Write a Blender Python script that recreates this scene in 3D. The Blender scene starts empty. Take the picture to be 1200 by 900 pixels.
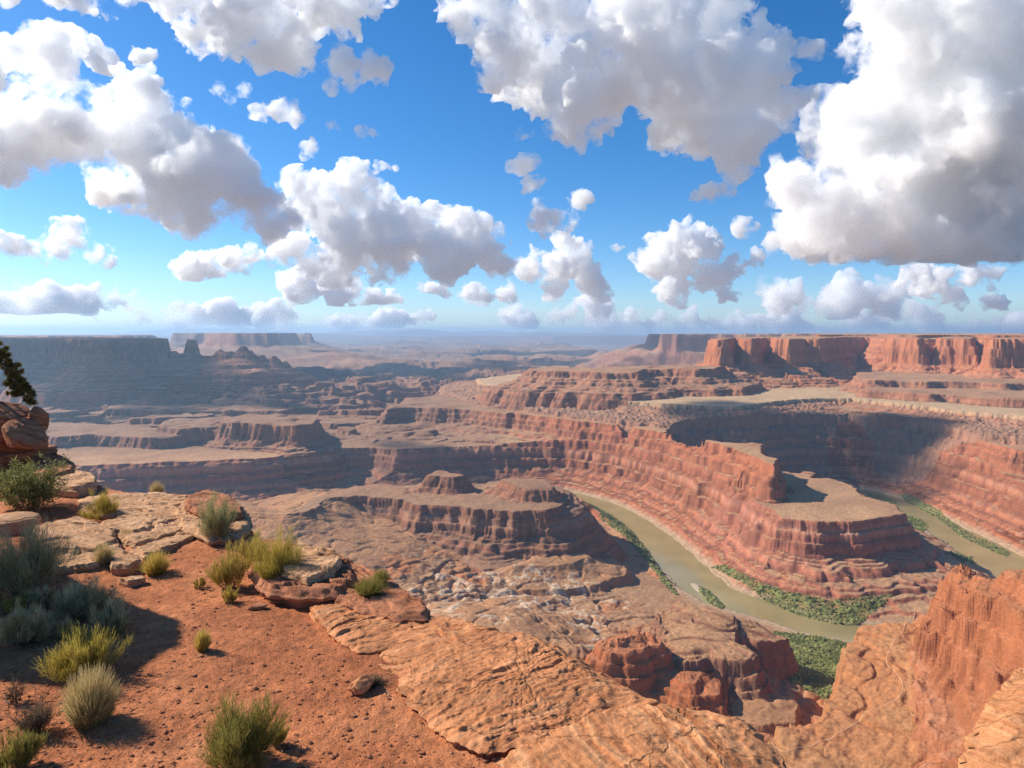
import bpy, bmesh, math, random, time
import numpy as np
from mathutils import Vector
T0 = time.time()
rng = np.random.default_rng(7)
random.seed(7)
S = bpy.context.scene
COL = S.collection
rad = math.radians

# ------------------------------------------------------------------ camera, sky, sun, exposure
CAM_Z = 600.0                       # the viewpoint stands 600 m above the river
F = 800.0                           # focal length in pixels of a 1200 px wide frame
cd = bpy.data.cameras.new('camera')
cam = bpy.data.objects.new('camera', cd)
COL.objects.link(cam)
cam.location = (0, 0, CAM_Z)
cam.rotation_euler = (rad(90), 0, 0)
cd.sensor_width = 36.0
cd.lens = 36.0 * F / 1200.0
cd.shift_y = -60.0 / 1200.0
cd.clip_start = 0.1
cd.clip_end = 400000.0
S.camera = cam

SUN_EL, SUN_AZ = 35.0, -70.0        # azimuth from +Y, negative = to the left
world = bpy.data.worlds.new('World')
S.world = world
world.use_nodes = True
wn, wl = world.node_tree.nodes, world.node_tree.links
wn.clear()
sky = wn.new('ShaderNodeTexSky')
sky.sky_type = 'NISHITA'
sky.sun_disc = False
sky.sun_elevation = rad(SUN_EL)
sky.sun_rotation = rad(SUN_AZ)
sky.altitude = 1800
sky.air_density = 1.0
sky.dust_density = 0.9
sky.ozone_density = 4.5
hs = wn.new('ShaderNodeHueSaturation')
hs.inputs['Saturation'].default_value = 1.28
bg = wn.new('ShaderNodeBackground')
bg.inputs['Strength'].default_value = 0.112
wo = wn.new('ShaderNodeOutputWorld')
wl.new(sky.outputs[0], hs.inputs['Color'])
wl.new(hs.outputs[0], bg.inputs['Color'])
wl.new(bg.outputs[0], wo.inputs['Surface'])

sd = bpy.data.lights.new('sun', 'SUN')
sd.energy = 5.0
sd.angle = rad(0.53)
sd.color = (1.0, 0.92, 0.79)
sun = bpy.data.objects.new('sun', sd)
COL.objects.link(sun)
SUN = Vector((math.cos(rad(SUN_EL)) * math.sin(rad(SUN_AZ)), math.cos(rad(SUN_EL)) * math.cos(rad(SUN_AZ)), math.sin(rad(SUN_EL))))
sun.rotation_euler = SUN.to_track_quat('Z', 'Y').to_euler()
sun.location = (0, 0, 900)

S.view_settings.view_transform = 'Standard'
S.view_settings.look = 'None'
S.view_settings.gamma = 1.0
S.view_settings.exposure = 0.5
S.render.engine = 'CYCLES'
cy = S.cycles
cy.max_bounces = 24
cy.diffuse_bounces = 3
cy.glossy_bounces = 2
cy.volume_bounces = 24
cy.volume_step_rate = 0.4
cy.volume_max_steps = 256
cy.transparent_max_bounces = 48
cy.use_denoising = True
cy.denoising_prefilter = 'NONE'
cy.sample_clamp_indirect = 8.0

# ------------------------------------------------------------------ noise
_r = np.random.default_rng(11)
_PERM = np.concatenate([_r.permutation(256)] * 3).astype(np.int32)
_ang = _r.random(256) * 2 * np.pi
_G2 = np.stack([np.cos(_ang), np.sin(_ang)], 1).astype(np.float32)
_g3 = _r.normal(size=(256, 3)); _G3 = (_g3 / np.linalg.norm(_g3, axis=1)[:, None]).astype(np.float32)

def fade(t): return t * t * t * (t * (t * 6 - 15) + 10)

def p2(x, y, seed=0):
    x = np.asarray(x, np.float32) + np.float32(seed * 17.37); y = np.asarray(y, np.float32) + np.float32(seed * 9.71)
    xi = np.floor(x); yi = np.floor(y)
    fx = x - xi; fy = y - yi
    xi = xi.astype(np.int32) & 255; yi = yi.astype(np.int32) & 255
    u = fade(fx); v = fade(fy)
    a = _PERM[xi] + yi; b = _PERM[xi + 1] + yi
    def g(h, dx, dy):
        q = _G2[_PERM[h]]
        return q[..., 0] * dx + q[..., 1] * dy
    n00 = g(a, fx, fy); n10 = g(b, fx - 1, fy); n01 = g(a + 1, fx, fy - 1); n11 = g(b + 1, fx - 1, fy - 1)
    n0 = n00 + u * (n10 - n00); n1 = n01 + u * (n11 - n01)
    return (n0 + v * (n1 - n0)) * 1.5

def p3(x, y, z, seed=0):
    x = np.asarray(x, np.float32) + np.float32(seed * 17.37); y = np.asarray(y, np.float32) + np.float32(seed * 9.71); z = np.asarray(z, np.float32) + np.float32(seed * 5.13)
    xi = np.floor(x); yi = np.floor(y); zi = np.floor(z)
    fx = x - xi; fy = y - yi; fz = z - zi
    xi = xi.astype(np.int32) & 255; yi = yi.astype(np.int32) & 255; zi = zi.astype(np.int32) & 255
    u = fade(fx); v = fade(fy); w = fade(fz)
    r = 0
    A = _PERM[xi]; B = _PERM[xi + 1]
    for dx in (0, 1):
        hx = (B if dx else A) + yi
        wx = u if dx else 1 - u
        for dy in (0, 1):
            hy = _PERM[hx + dy] + zi
            wy = v if dy else 1 - v
            for dz in (0, 1):
                q = _G3[_PERM[hy + dz]]
                d = q[..., 0] * (fx - dx) + q[..., 1] * (fy - dy) + q[..., 2] * (fz - dz)
                r = r + d * wx * wy * (w if dz else 1 - w)
    return r * 1.6

def fbm2(x, y, o=4, seed=0):
    r = 0; a = 1.0; f = 1.0
    for k in range(o):
        r = r + a * p2(x * f, y * f, seed + k * 3)
        a *= .5; f *= 2.03
    return r

def fbm3(x, y, z, o=4, seed=0):
    r = 0; a = 1.0; f = 1.0
    for k in range(o):
        r = r + a * p3(x * f, y * f, z * f, seed + k * 3)
        a *= .5; f *= 2.03
    return r

def sstep(a, b, x):
    t = np.clip((x - a) / (b - a), 0, 1)
    return t * t * (3 - 2 * t)

# ------------------------------------------------------------------ helpers
def mesh_obj(name, verts, faces, mat=None, parent=None, smooth=True, color=None):
    """verts (n,3) array, faces (m,3|4) int array -> one mesh object"""
    me = bpy.data.meshes.new(name)
    v = np.ascontiguousarray(verts, np.float32); f = np.ascontiguousarray(faces, np.int32)
    k = f.shape[1]
    me.vertices.add(len(v)); me.vertices.foreach_set('co', v.ravel())
    me.loops.add(f.size); me.loops.foreach_set('vertex_index', f.ravel())
    me.polygons.add(len(f))
    me.polygons.foreach_set('loop_start', np.arange(0, f.size, k, dtype=np.int32))
    me.polygons.foreach_set('use_smooth', np.full(len(f), bool(smooth)))
    me.update(calc_edges=True)
    if color is not None:
        ca = me.color_attributes.new('tone', 'FLOAT_COLOR', 'POINT')
        c4 = np.ones((len(v), 4), np.float32); c4[:, :3] = color
        ca.data.foreach_set('color', c4.ravel())
    if mat: me.materials.append(mat)
    o = bpy.data.objects.new(name, me)
    COL.objects.link(o)
    if parent: o.parent = parent
    return o

def grid_faces(nr, nc):
    i = np.arange(nr * nc, dtype=np.int32).reshape(nr, nc)
    return np.stack([i[:-1, :-1].ravel(), i[:-1, 1:].ravel(), i[1:, 1:].ravel(), i[1:, :-1].ravel()], 1)

def tag(o, label=None, cat=None, group=None, kind=None):
    if label: o['label'] = label
    if cat: o['category'] = cat
    if group: o['group'] = group
    if kind: o['kind'] = kind
    return o

def new_mat(name):
    m = bpy.data.materials.new(name); m.use_nodes = True
    n = m.node_tree.nodes; n.clear()
    out = n.new('ShaderNodeOutputMaterial'); b = n.new('ShaderNodeBsdfPrincipled')
    m.node_tree.links.new(b.outputs[0], out.inputs[0])
    b.inputs['Roughness'].default_value = 0.9
    b.inputs['Specular IOR Level'].default_value = 0.15
    return m, n, m.node_tree.links, b

def P(px, py, z):                    # the point at height z that this photo pixel looks at
    y = F * (CAM_Z - z) / (py - 390.0)
    return ((px - 600.0) / F * y, y, z)

def Q(px, y, z):                     # the same from a bearing and a distance
    return ((px - 600.0) / F * y, y, z)

# ------------------------------------------------------------------ canyon terrain
RX0, RX1, RY0, RY1, RS = -6400.0, 5600.0, 300.0, 6600.0, 12.5
gx = np.arange(RX0, RX1 + 1, RS, dtype=np.float32); gy = np.arange(RY0, RY1 + 1, RS, dtype=np.float32)

def sdf_raster(pts, closed=True, margin=900.0):
    """signed distance (inside positive) and arc length of the nearest outline point, on a raster window"""
    p = np.array([q[:2] for q in pts], np.float32)
    i0 = max(0, int((p[:, 0].min() - margin - RX0) / RS)); i1 = min(len(gx), int((p[:, 0].max() + margin - RX0) / RS) + 2)
    j0 = max(0, int((p[:, 1].min() - margin - RY0) / RS)); j1 = min(len(gy), int((p[:, 1].max() + margin - RY0) / RS) + 2)
    X, Y = np.meshgrid(gx[i0:i1], gy[j0:j1])
    best = np.full(X.shape, 1e12, np.float32); arc = np.zeros(X.shape, np.float32); ins = np.zeros(X.shape, bool)
    acc = 0.0
    n = len(p)
    for k in range(n if closed else n - 1):
        a = p[k]; b = p[(k + 1) % n]
        e = b - a; L2 = float(e @ e); L = math.sqrt(L2)
        if L2 < 1e-6: continue
        t = np.clip(((X - a[0]) * e[0] + (Y - a[1]) * e[1]) / L2, 0, 1)
        d2 = (X - a[0] - t * e[0]) ** 2 + (Y - a[1] - t * e[1]) ** 2
        m = d2 < best
        best = np.where(m, d2, best); arc = np.where(m, acc + t * L, arc)
        if closed:
            c = ((a[1] > Y) != (b[1] > Y))
            if b[1] != a[1]:
                ins ^= c & (X < (b[0] - a[0]) * (Y - a[1]) / (b[1] - a[1]) + a[0])
        acc += L
    d = np.sqrt(best)
    return np.where(ins, d, -d) if closed else d, arc, i0, j0

def sample(r, i0, j0, X, Y):
    u = (X - RX0) / RS - i0; v = (Y - RY0) / RS - j0
    h, w = r.shape
    u = np.clip(u, 0, w - 1.001); v = np.clip(v, 0, h - 1.001)
    a = u.astype(np.int32); b = v.astype(np.int32); u = u - a; v = v - b
    r0 = r[b, a] * (1 - u) + r[b, a + 1] * u
    r1 = r[b + 1, a] * (1 - u) + r[b + 1, a + 1] * u
    return r0 * (1 - v) + r1 * v

cols = np.linspace(-170, 1370, 1500)
def seg(a, b, s): return np.arange(a, b, s)
rows = np.concatenate([seg(470, 880, 3.0), seg(880, 1420, 2.1), seg(1420, 2750, 2.3), seg(2750, 4700, 4.2), seg(4700, 6500, 11.0),
                       6500 * np.exp(np.linspace(0, math.log(62000 / 6500), 240))])
YY = np.repeat(rows.astype(np.float32)[:, None], len(cols), 1)
XX = ((cols - 600.0) / F).astype(np.float32)[None, :] * YY
NR, NC = YY.shape

n400 = fbm2(XX / 420, YY / 420, 2, 1)
n130 = p2(XX / 130, YY / 130, 5)
n60 = p2(XX / 58, YY / 58, 8)
n22 = p2(XX / 23, YY / 23, 12)
n9 = p2(XX / 9.5, YY / 9.5, 15)
nearf = 1 - sstep(5000, 9000, YY)

# river course (world x, y, half width)
RIV = [(-2600, 2000, 50), (-2000, 2100, 50), (-1400, 2160, 48), (-1000, 2260, 46), (-700, 2370, 44), (-450, 2470, 42), (-200, 2540, 40), (0, 2590, 38),
       (150, 2580, 38), (232, 2513, 38), (306, 2400, 42), (353, 2297, 45), (406, 2069, 50), (427, 1920, 55), (443, 1696, 62), (470, 1560, 60),
       (532, 1490, 52), (603, 1410, 48), (671, 1362, 45), (850, 1345, 46), (1040, 1400, 50), (1190, 1530, 54), (1262, 1700, 70), (1308, 1930, 74),
       (1325, 2105, 66), (1338, 2264, 62), (1348, 2437, 54), (1335, 2575, 38), (1230, 2600, 36), (1080, 2520, 36), (950, 2450, 36), (830, 2470, 30)]
def catmull(pts, n=8):
    p = np.array(pts, float); out = []
    for k in range(len(p) - 1):
        a = p[max(k - 1, 0)]; b = p[k]; c = p[k + 1]; d = p[min(k + 2, len(p) - 1)]
        for t in np.linspace(0, 1, n, endpoint=False):
            out.append(.5 * ((2 * b) + (c - a) * t + (2 * a - 5 * b + 4 * c - d) * t * t + (3 * b - a - 3 * c + d) * t ** 3))
    out.append(p[-1])
    return np.array(out)
RC = catmull(RIV, 5)
rd, ra, ri0, rj0 = sdf_raster([tuple(q) for q in RC], closed=False, margin=1500)
seglen = np.concatenate([[0], np.cumsum(np.hypot(*np.diff(RC[:, :2], axis=0).T))])
rw = np.interp(ra, seglen, RC[:, 2]).astype(np.float32)
rdist = np.full(XX.shape, 2000.0, np.float32)
jr = np.searchsorted(rows, 6500)
rdist[:jr] = sample(rd - rw, ri0, rj0, XX[:jr], YY[:jr])
rdist += n60 * 7 + n22 * 3

# base floor: flood plain, rising away from the river into badlands
west = 1 - sstep(150, 700, XX)
H = 3.0 + np.clip(rdist - 25, 0, 900) * (0.05 + 0.055 * west)
H = np.minimum(H, 118)
rel = sstep(60, 350, rdist)
bad = np.abs(fbm2(XX / 95, YY / 95, 3, 31))
H += rel * (11 * (bad - .4) + 12 * n400 + .7 * n22 + .4 * n9)
gul = 5.0 * sstep(.82, 1, 1 - np.abs(p2(XX / 82 + .5 * n130, YY / 82 + .5 * n60, 33))) + 1.4 * sstep(.75, 1, 1 - np.abs(p2(XX / 34 + .5 * n60, YY / 34, 34)))
H -= rel * gul
H = np.where(rdist < 0, -4 + rdist * 0.05, np.maximum(H, np.minimum(2.0 + np.clip(rdist, 0, 400) * 0.03, 6)))
REG = np.zeros(XX.shape, np.int8)       # which formation a vertex belongs to
DTOP = np.full(XX.shape, -500.0, np.float32)

def plane_fit(pts):
    p = np.array(pts, float)
    c = p.mean(0)
    A = np.c_[p[:, 0] - c[0], p[:, 1] - c[1], np.ones(len(p))]
    A2 = np.r_[A, [[60 * len(p) ** .5, 0, 0], [0, 60 * len(p) ** .5, 0]]]
    s, *_ = np.linalg.lstsq(A2, np.r_[p[:, 2], 0, 0], rcond=None)
    return s, c

def mesa(pts, cliff, cw, slope, L, reg, warp=(40, 22, 10, 4), rib=14, ribw=70.0, flute=5.0, top=6.0, zmax=1e9, far=False, relief=None, dome=0, ext=None, extk=1.1):
    global H, REG, DTOP
    s, c = plane_fit(pts)
    ys = [q[1] for q in pts]
    margin = min(1500.0, cw + L * 3 + 150)
    r0 = max(0, np.searchsorted(rows, min(ys) - margin)); r1 = NR if far else min(NR, np.searchsorted(rows, min(max(ys) + margin, RY1 - 20)))
    X = XX[r0:r1]; Y = YY[r0:r1]
    d, arc, i0, j0 = sdf_raster(pts, True, margin)
    D = sample(d, i0, j0, X, Y); A = sample(arc, i0, j0, X, Y)
    # outside the raster window: clamp
    D = np.where((X < RX0 + i0 * RS - 1) | (X > RX0 + (i0 + d.shape[1]) * RS + 1), np.minimum(D, -margin), D) if not far else D
    D = D + warp[0] * n400[r0:r1] + warp[1] * n130[r0:r1] + warp[2] * n60[r0:r1] + warp[3] * n22[r0:r1]
    out = np.clip(-D, 0, None)
    fl = np.abs(p2(A / 31.0, out * 0.01, reg + 40)) * 1.6 + np.abs(p2(A / 12.0, out * 0.02, reg + 41)) - .9
    D = D + flute * fl * nearf[r0:r1] * np.clip(.75 + 1.2 * n130[r0:r1], .15, 1.5) * (1 - .8 * sstep(cw, cw + 40, out))
    ribs = np.abs(p2(A / ribw, out * 0.0025, reg + 50)) * 2 - 0.5
    D = D + rib * ribs * sstep(cw * .5, cw + 90, out)
    zt = s[0] * (X - c[0]) + s[1] * (Y - c[1]) + s[2]
    zt = np.minimum(np.clip(zt, min(q[2] for q in pts) - 12, max(q[2] for q in pts) + 12), zmax)
    tt = zt + top * n130[r0:r1] + 0.35 * top * n60[r0:r1] + np.clip(D, 0, 120) * 0.03 + dome * np.sqrt(np.clip(D, 0, 250) / 250)
    if relief is not None: tt = tt + relief[r0:r1] * sstep(0, 250, D)
    t = np.clip(-D, 0, None)
    # a cliff of two or three ledges, then a talus apron
    q = np.clip(t / cw, 0, 1)
    st = np.clip(q * 3, 0, 3); stp = np.floor(st) + sstep(0.35, 1.0, st - np.floor(st))
    led = stp / 3
    h = tt - cliff * np.minimum(led, 1) - slope * L * (1 - np.exp(-np.clip(t - cw, 0, None) / L)) - extk * np.clip(t - (cw + 1.1 * L if ext is None else ext), 0, None)
    h = np.where(t > margin - 40, -99, h)
    m = h > H[r0:r1]
    H[r0:r1] = np.where(m, h, H[r0:r1])
    REG[r0:r1] = np.where(m, reg, REG[r0:r1])
    DTOP[r0:r1] = np.where(m, D, DTOP[r0:r1])

# relief of the far plain
farr = sstep(2900, 4600, YY)
tb = fbm2(XX / 1500, YY / 900, 4, 61)
tq = tb * 3.2
tq = np.floor(tq) + sstep(.3, .62, tq - np.floor(tq))
west2 = sstep(2750, 3100, YY) * (1 - sstep(-300, 500, XX)) * nearf
t2 = fbm2(XX / 430, YY / 300, 4, 65) * 2.6
t2 = np.floor(t2) + sstep(.45, .62, t2 - np.floor(t2))
RELIEF = west2 * 26 * (t2 + .6) + farr * (34 * tq + 10 * n130 * nearf + 12) + 300 * sstep(12000, 60000, YY) + sstep(8000, 20000, YY) * 90 * np.clip(fbm2(XX / 6000, YY / 5000, 3, 71), -.2, 1)

BIG = 6900
# the lower rim of the inner gorge, north side, with the gooseneck peninsula
p1n = [Q(-700, 2600, 130), Q(-200, 2500, 130), P(40, 568, 130), P(100, 567, 130), P(150, 563, 130), P(200, 556, 130), P(213, 549, 130), P(240, 546, 130), P(285, 542, 130), P(327, 538, 130),
       P(350, 531, 130), P(392, 528, 130), P(440, 527, 130), P(470, 530, 130), P(510, 530, 130), P(560, 527, 130), P(600, 526, 130), P(634, 526, 132), P(632, 533, 134), P(655, 529, 140),
       P(675, 532, 140), P(700, 537, 141), P(720, 538, 145), P(742, 541, 148), P(768, 548, 152), P(800, 566, 152), P(835, 583, 152), P(857, 595, 150), P(890, 599, 150), P(933, 606, 150), P(967, 608, 150),
       P(1000, 608, 150), P(1042, 601, 150), P(1056, 599, 150), P(1042, 591, 150), P(1022, 583, 150), P(1005, 576, 150), P(995, 566, 150), P(970, 558, 150), P(940, 561, 150), P(922, 563, 150),
       Q(905, 2200, 150), Q(880, 2330, 150), Q(870, 2620, 140), Q(850, BIG, 140), Q(-700, BIG, 140)]
mesa(p1n, 70, 40, 0.5, 260, 1, ext=330, warp=(14, 12, 8, 3), rib=16, ribw=48, flute=4, far=True, relief=RELIEF, top=4)
# east wall of the right-hand channel
def ze(y): return 93 + (1959 - y) * .062
p1e = [Q(a, y, ze(y)) for a, y in [(862, 2620), (907, 2590), (960, 2660), (1000, 2680), (1030, 2670), (1034, 2760), (1052, 2760), (1055, 2610), (1080, 2520), (1102, 2430), (1117, 2290), (1142, 2160), (1158, 2050), (1175, 1965), (1200, 1930), (1290, 1820), (1500, 1650), (1900, 1600), (1900, 3500), (862, 3500)]]
mesa(p1e, 52, 24, 0.5, 60, 2, warp=(5, 8, 6, 3), rib=5, ribw=40, flute=4, top=3)
# buttes and benches west of the river
mesa([Q(a, y, 232) for a, y in [(262, 2790), (290, 2765), (312, 2720), (345, 2690), (368, 2760), (374, 2950), (350, 3080), (300, 3080), (262, 3000)]], 55, 22, .7, 90, 3, warp=(8, 14, 12, 4), rib=18, flute=8, top=8)
mesa([Q(a, y, 205) for a, y in [(186, 2900), (215, 2800), (240, 2850), (268, 2800), (300, 2900), (290, 3120), (240, 3150), (190, 3100)]], 45, 20, .6, 80, 3, warp=(10, 18, 12, 4), rib=16, flute=8, top=8)
mesa([Q(a, y, 182) for a, y in [(20, 2850), (70, 2740), (110, 2800), (150, 2740), (192, 2720), (215, 2790), (180, 3100), (60, 3200), (0, 3100)]], 36, 18, .5, 80, 3, warp=(14, 24, 14, 4), rib=14, flute=8, top=6)
mesa([Q(a, y, 195) for a, y in [(120, 3650), (200, 3500), (262, 3560), (330, 3500), (350, 3700), (260, 3900), (140, 3900)]], 30, 20, .5, 90, 3, warp=(30, 34, 14, 4), rib=14, flute=8, top=8)
mesa([Q(a, y, 178) for a, y in [(330, 3300), (400, 3180), (452, 3250), (448, 3500), (380, 3560), (330, 3500)]], 26, 18, .5, 70, 3, warp=(30, 34, 14, 4), rib=14, flute=8, top=6)
# second rim: red cliffs under the rubble slope
p2n = [P(452, 482, 232), P(470, 479, 236), P(500, 479, 236), P(540, 480, 236), P(575, 483, 236), P(592, 485, 235), Q(600, 3120, 235), Q(607, 3110, 235), P(612, 486, 234), P(640, 489, 233), P(672, 492, 236), P(690, 494, 240), P(722, 497, 244), Q(729, 2860, 246), Q(741, 2850, 246), P(744, 499, 250), P(775, 501, 262), P(800, 503, 268),
       P(830, 508, 266), P(856, 513, 256), Q(864, 2460, 248), Q(870, 2680, 215), Q(900, 2735, 196), Q(950, 2780, 192), Q(1000, 2760, 190), Q(1040, 2720, 192), Q(1080, 2610, 198), Q(1112, 2450, 208), Q(1135, 2320, 214), Q(1160, 2280, 214), Q(1200, 2190, 216), Q(1300, 2090, 216),
       Q(1600, 2000, 216), Q(1600, 5200, 216), Q(700, 5200, 250), Q(560, 4100, 250), Q(480, 3700, 245)]
mesa(p2n, 60, 50, 0.24, 200, 4, ext=250, warp=(6, 20, 12, 4), rib=9, ribw=55, flute=4, top=5)
# the fin at the neck of the peninsula
mesa([P(768, 523, 236), P(800, 526, 236), P(830, 531, 236), P(858, 533, 238), P(880, 535, 238), P(888, 542, 238), P(904, 546, 238), Q(910, 1960, 236), Q(893, 2080, 236), Q(890, 2260, 240), Q(850, 2380, 240), Q(770, 2400, 240)], 84, 30, .55, 30, 4, warp=(2, 7, 7, 4), rib=4, flute=4.5, top=4)
mesa([Q(906, 1838, 196), Q(914, 1850, 190), Q(918, 1890, 190), Q(905, 1930, 196)], 44, 8, .5, 20, 4, warp=(0, 1, 3, 2), rib=2, flute=3, top=4)
# third rim: pale bench above the rubble slope
rim3 = [P(560, 449, 300), P(600, 457, 304), P(633, 459, 306), P(665, 462, 308), P(700, 465, 308), P(750, 469, 309), P(800, 472, 309), P(840, 473.5, 308), P(868, 474, 305), Q(890, 2900, 304), Q(910, 2990, 303), Q(930, 3060, 302), Q(960, 3120, 300), Q(1000, 3120, 297), Q(1060, 2900, 294), Q(1110, 2700, 292), Q(1150, 2600, 290), Q(1200, 2480, 290), Q(1300, 2380, 290), Q(1600, 2300, 290), Q(1600, 5400, 320), Q(800, 5400, 320), Q(600, 4700, 310), Q(560, 4300, 305)]
mesa(rim3, 18, 10, 0.3, 130, 5, ext=220, warp=(6, 18, 10, 4), rib=10, flute=6, top=3)
# long hill behind the bench
p4 = [P(616, 433.5, 410), P(640, 435, 410), P(676, 436, 410), P(712, 437.5, 410), P(744, 437, 412), P(756, 432, 420), P(790, 431, 424), P(816, 432, 424), Q(838, 3420, 424), Q(850, 3560, 422), Q(830, 3700, 422), Q(760, 3750, 420), Q(700, 3650, 415), Q(640, 3750, 410)]
mesa(p4, 22, 16, 0.62, 150, 6, ext=180, warp=(10, 14, 14, 5), rib=34, ribw=95, flute=4, top=5)
# banded tier at the right
p4b = [Q(1006, 3560, 368), Q(1012, 3360, 368), Q(1050, 3320, 366), Q(1085, 3240, 366), Q(1110, 3290, 366), Q(1150, 3230, 366), Q(1175, 3150, 366), Q(1200, 3170, 366), Q(1300, 3050, 366), Q(1600, 2950, 366), Q(1600, 5400, 370), Q(1006, 5400, 370)]
mesa(p4b, 34, 26, 0.5, 230, 6, warp=(10, 22, 14, 5), rib=36, ribw=90, flute=5, top=5)
mesa([Q(1012, 3180, 332), Q(1050, 3060, 334), Q(1085, 2960, 334), Q(1110, 2960, 334), Q(1150, 2800, 334), Q(1180, 2760, 334), Q(1200, 2720, 334), Q(1300, 2640, 334), Q(1600, 2560, 334), Q(1600, 5200, 334), Q(1012, 5200, 332)], 26, 24, .34, 150, 6, ext=300, warp=(8, 22, 14, 5), rib=26, ribw=80, flute=5, top=5)
# high red mesa: buttresses and alcoves
p5 = [Q(833, 4060, 560), Q(845, 3860, 560), Q(852, 3850, 560), Q(857, 4330, 560), Q(866, 4400, 560), Q(872, 3900, 560), Q(881, 3880, 560), Q(890, 4430, 560), Q(905, 4480, 560), Q(911, 4020, 560), Q(925, 3960, 562), Q(945, 4080, 564), Q(962, 4050, 566), Q(972, 4420, 570), Q(990, 4760, 574), Q(1020, 4780, 576), Q(1040, 4480, 576), Q(1046, 4160, 576), Q(1062, 4080, 576), Q(1076, 3980, 574),
      Q(1080, 4600, 574), Q(1099, 4580, 574), Q(1103, 3960, 574), Q(1120, 3920, 574), Q(1138, 3860, 572), Q(1142, 4560, 572), Q(1158, 4540, 572), Q(1163, 3560, 566), Q(1180, 3560, 566), Q(1200, 3540, 566), Q(1225, 3800, 566), Q(1260, 3440, 566), Q(1340, 3300, 566), Q(1700, 3200, 570), Q(1700, 6400, 585), Q(960, 6400, 585), Q(930, 5200, 570), Q(860, 4600, 560)]
mesa(p5, 138, 34, 0.62, 330, 7, ext=600, warp=(8, 16, 14, 6), rib=46, ribw=110, flute=9, top=4)
# cap tier on the high mesa
mesa([Q(960, 4700, 586), Q(985, 5050, 588), Q(1030, 5050, 588), Q(1052, 4420, 588), Q(1075, 4300, 586), Q(1110, 4500, 588), Q(1145, 4500, 588), Q(1168, 4100, 584), Q(1300, 3900, 584), Q(1700, 3800, 586), Q(1700, 6400, 588), Q(960, 6400, 588)], 18, 20, .15, 60, 7, warp=(10, 20, 12, 4), rib=5, top=3)
# big mesa far to the left, its spire and ridge
p6 = [Q(-700, 5200, 560), Q(-300, 4700, 560), Q(-150, 4850, 560), Q(-60, 4600, 558), Q(20, 4800, 558), Q(70, 4820, 558), Q(100, 4640, 556), Q(108, 4440, 552), Q(118, 4440, 552), Q(126, 4720, 556), Q(160, 4860, 556), Q(188, 4900, 556), Q(194, 5100, 556), Q(170, 5600, 560), Q(0, 6200, 560), Q(-700, 6300, 560)]
mesa(p6, 150, 55, 0.72, 330, 8, warp=(14, 24, 18, 6), rib=60, ribw=170, flute=16, top=3)
mesa([Q(192, 5000, 452), Q(212, 4950, 440), Q(240, 4980, 428), Q(262, 4940, 420), Q(262, 5060, 420), Q(200, 5120, 450)], 50, 40, .66, 300, 8, warp=(2, 8, 10, 5), rib=46, ribw=150, flute=10, top=8)
mesa([Q(219, 4970, 548), Q(225, 4955, 556), Q(231, 4975, 548), Q(225, 5030, 552)], 105, 26, .8, 60, 8, warp=(0, 2, 5, 3), rib=10, flute=5, top=3)
mesa([Q(252, 4900, 455), Q(262, 4890, 462), Q(275, 4900, 470), Q(285, 4880, 492), Q(291, 4900, 470), Q(296, 5000, 440), Q(270, 5000, 455)], 60, 40, .66, 250, 8, warp=(0, 6, 9, 4), rib=40, ribw=130, flute=9, top=10)
for px_, z_, w_ in [(258, 478, 3.2), (271, 462, 2.6), (284.5, 506, 4.2), (292, 474, 3), (306, 440, 3), (321, 434, 3), (334, 396, 3), (203, 470, 5)]:
    mesa([Q(px_ - w_, 4950, z_ - 4), Q(px_, 4930, z_), Q(px_ + w_, 4950, z_ - 4), Q(px_, 4985, z_)], 34, 26, .8, 160, 8, warp=(0, 2, 6, 4), rib=12, ribw=60, flute=6, top=3)
mesa([Q(296, 5000, 420), Q(318, 5000, 418), Q(336, 5050, 360), Q(330, 5120, 370), Q(300, 5100, 415)], 40, 40, .6, 240, 8, warp=(0, 6, 9, 4), rib=36, ribw=130, flute=9, top=8)
mesa([Q(150, 4280, 250), Q(178, 4180, 262), Q(200, 4240, 250), Q(185, 4420, 258)], 40, 40, .5, 160, 8, warp=(4, 10, 10, 4), rib=30, ribw=110, flute=9, top=8)
# near-side ridge inside the bend
p7 = [P(300, 601, 148), P(335, 603, 148), P(360, 600, 148), P(385, 585, 150), P(420, 580, 152), P(440, 583, 152), P(470, 584, 152), P(480, 590, 152), P(520, 592, 152), P(560, 596, 150), P(600, 600, 148), P(640, 598, 150), P(660, 592, 152), P(662, 584, 155), P(640, 562, 160), P(600, 560, 160), P(560, 566, 156), P(500, 566, 156), P(440, 567, 154), P(385, 577, 150), P(330, 598, 148), P(290, 598, 148)]
mesa(p7, 56, 30, 0.6, 60, 9, ext=70, warp=(4, 13, 13, 5), rib=12, ribw=45, flute=5, top=4)
mesa([P(-200, 600, 150), P(150, 600, 150), P(290, 600, 150), P(335, 603, 148), P(390, 583, 150), P(385, 576, 150), P(330, 597, 148), P(0, 585, 150), P(-200, 585, 150)], 10, 30, 0.42, 150, 10, ext=260, extk=.16, warp=(4, 8, 6, 1.5), rib=14, ribw=46, flute=1, top=4)
mesa([P(500, 560, 190), P(512, 549, 205), P(530, 552, 205), P(548, 557, 196), P(530, 562, 190)], 26, 14, .5, 50, 9, warp=(0, 4, 5, 3), rib=6, flute=3, top=5)
mesa([P(585, 562, 190), P(606, 554, 206), P(622, 553, 208), P(640, 562, 190), P(650, 580, 170), P(615, 578, 175)], 20, 14, .5, 60, 9, warp=(0, 4, 5, 3), rib=6, flute=3, top=6)
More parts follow.
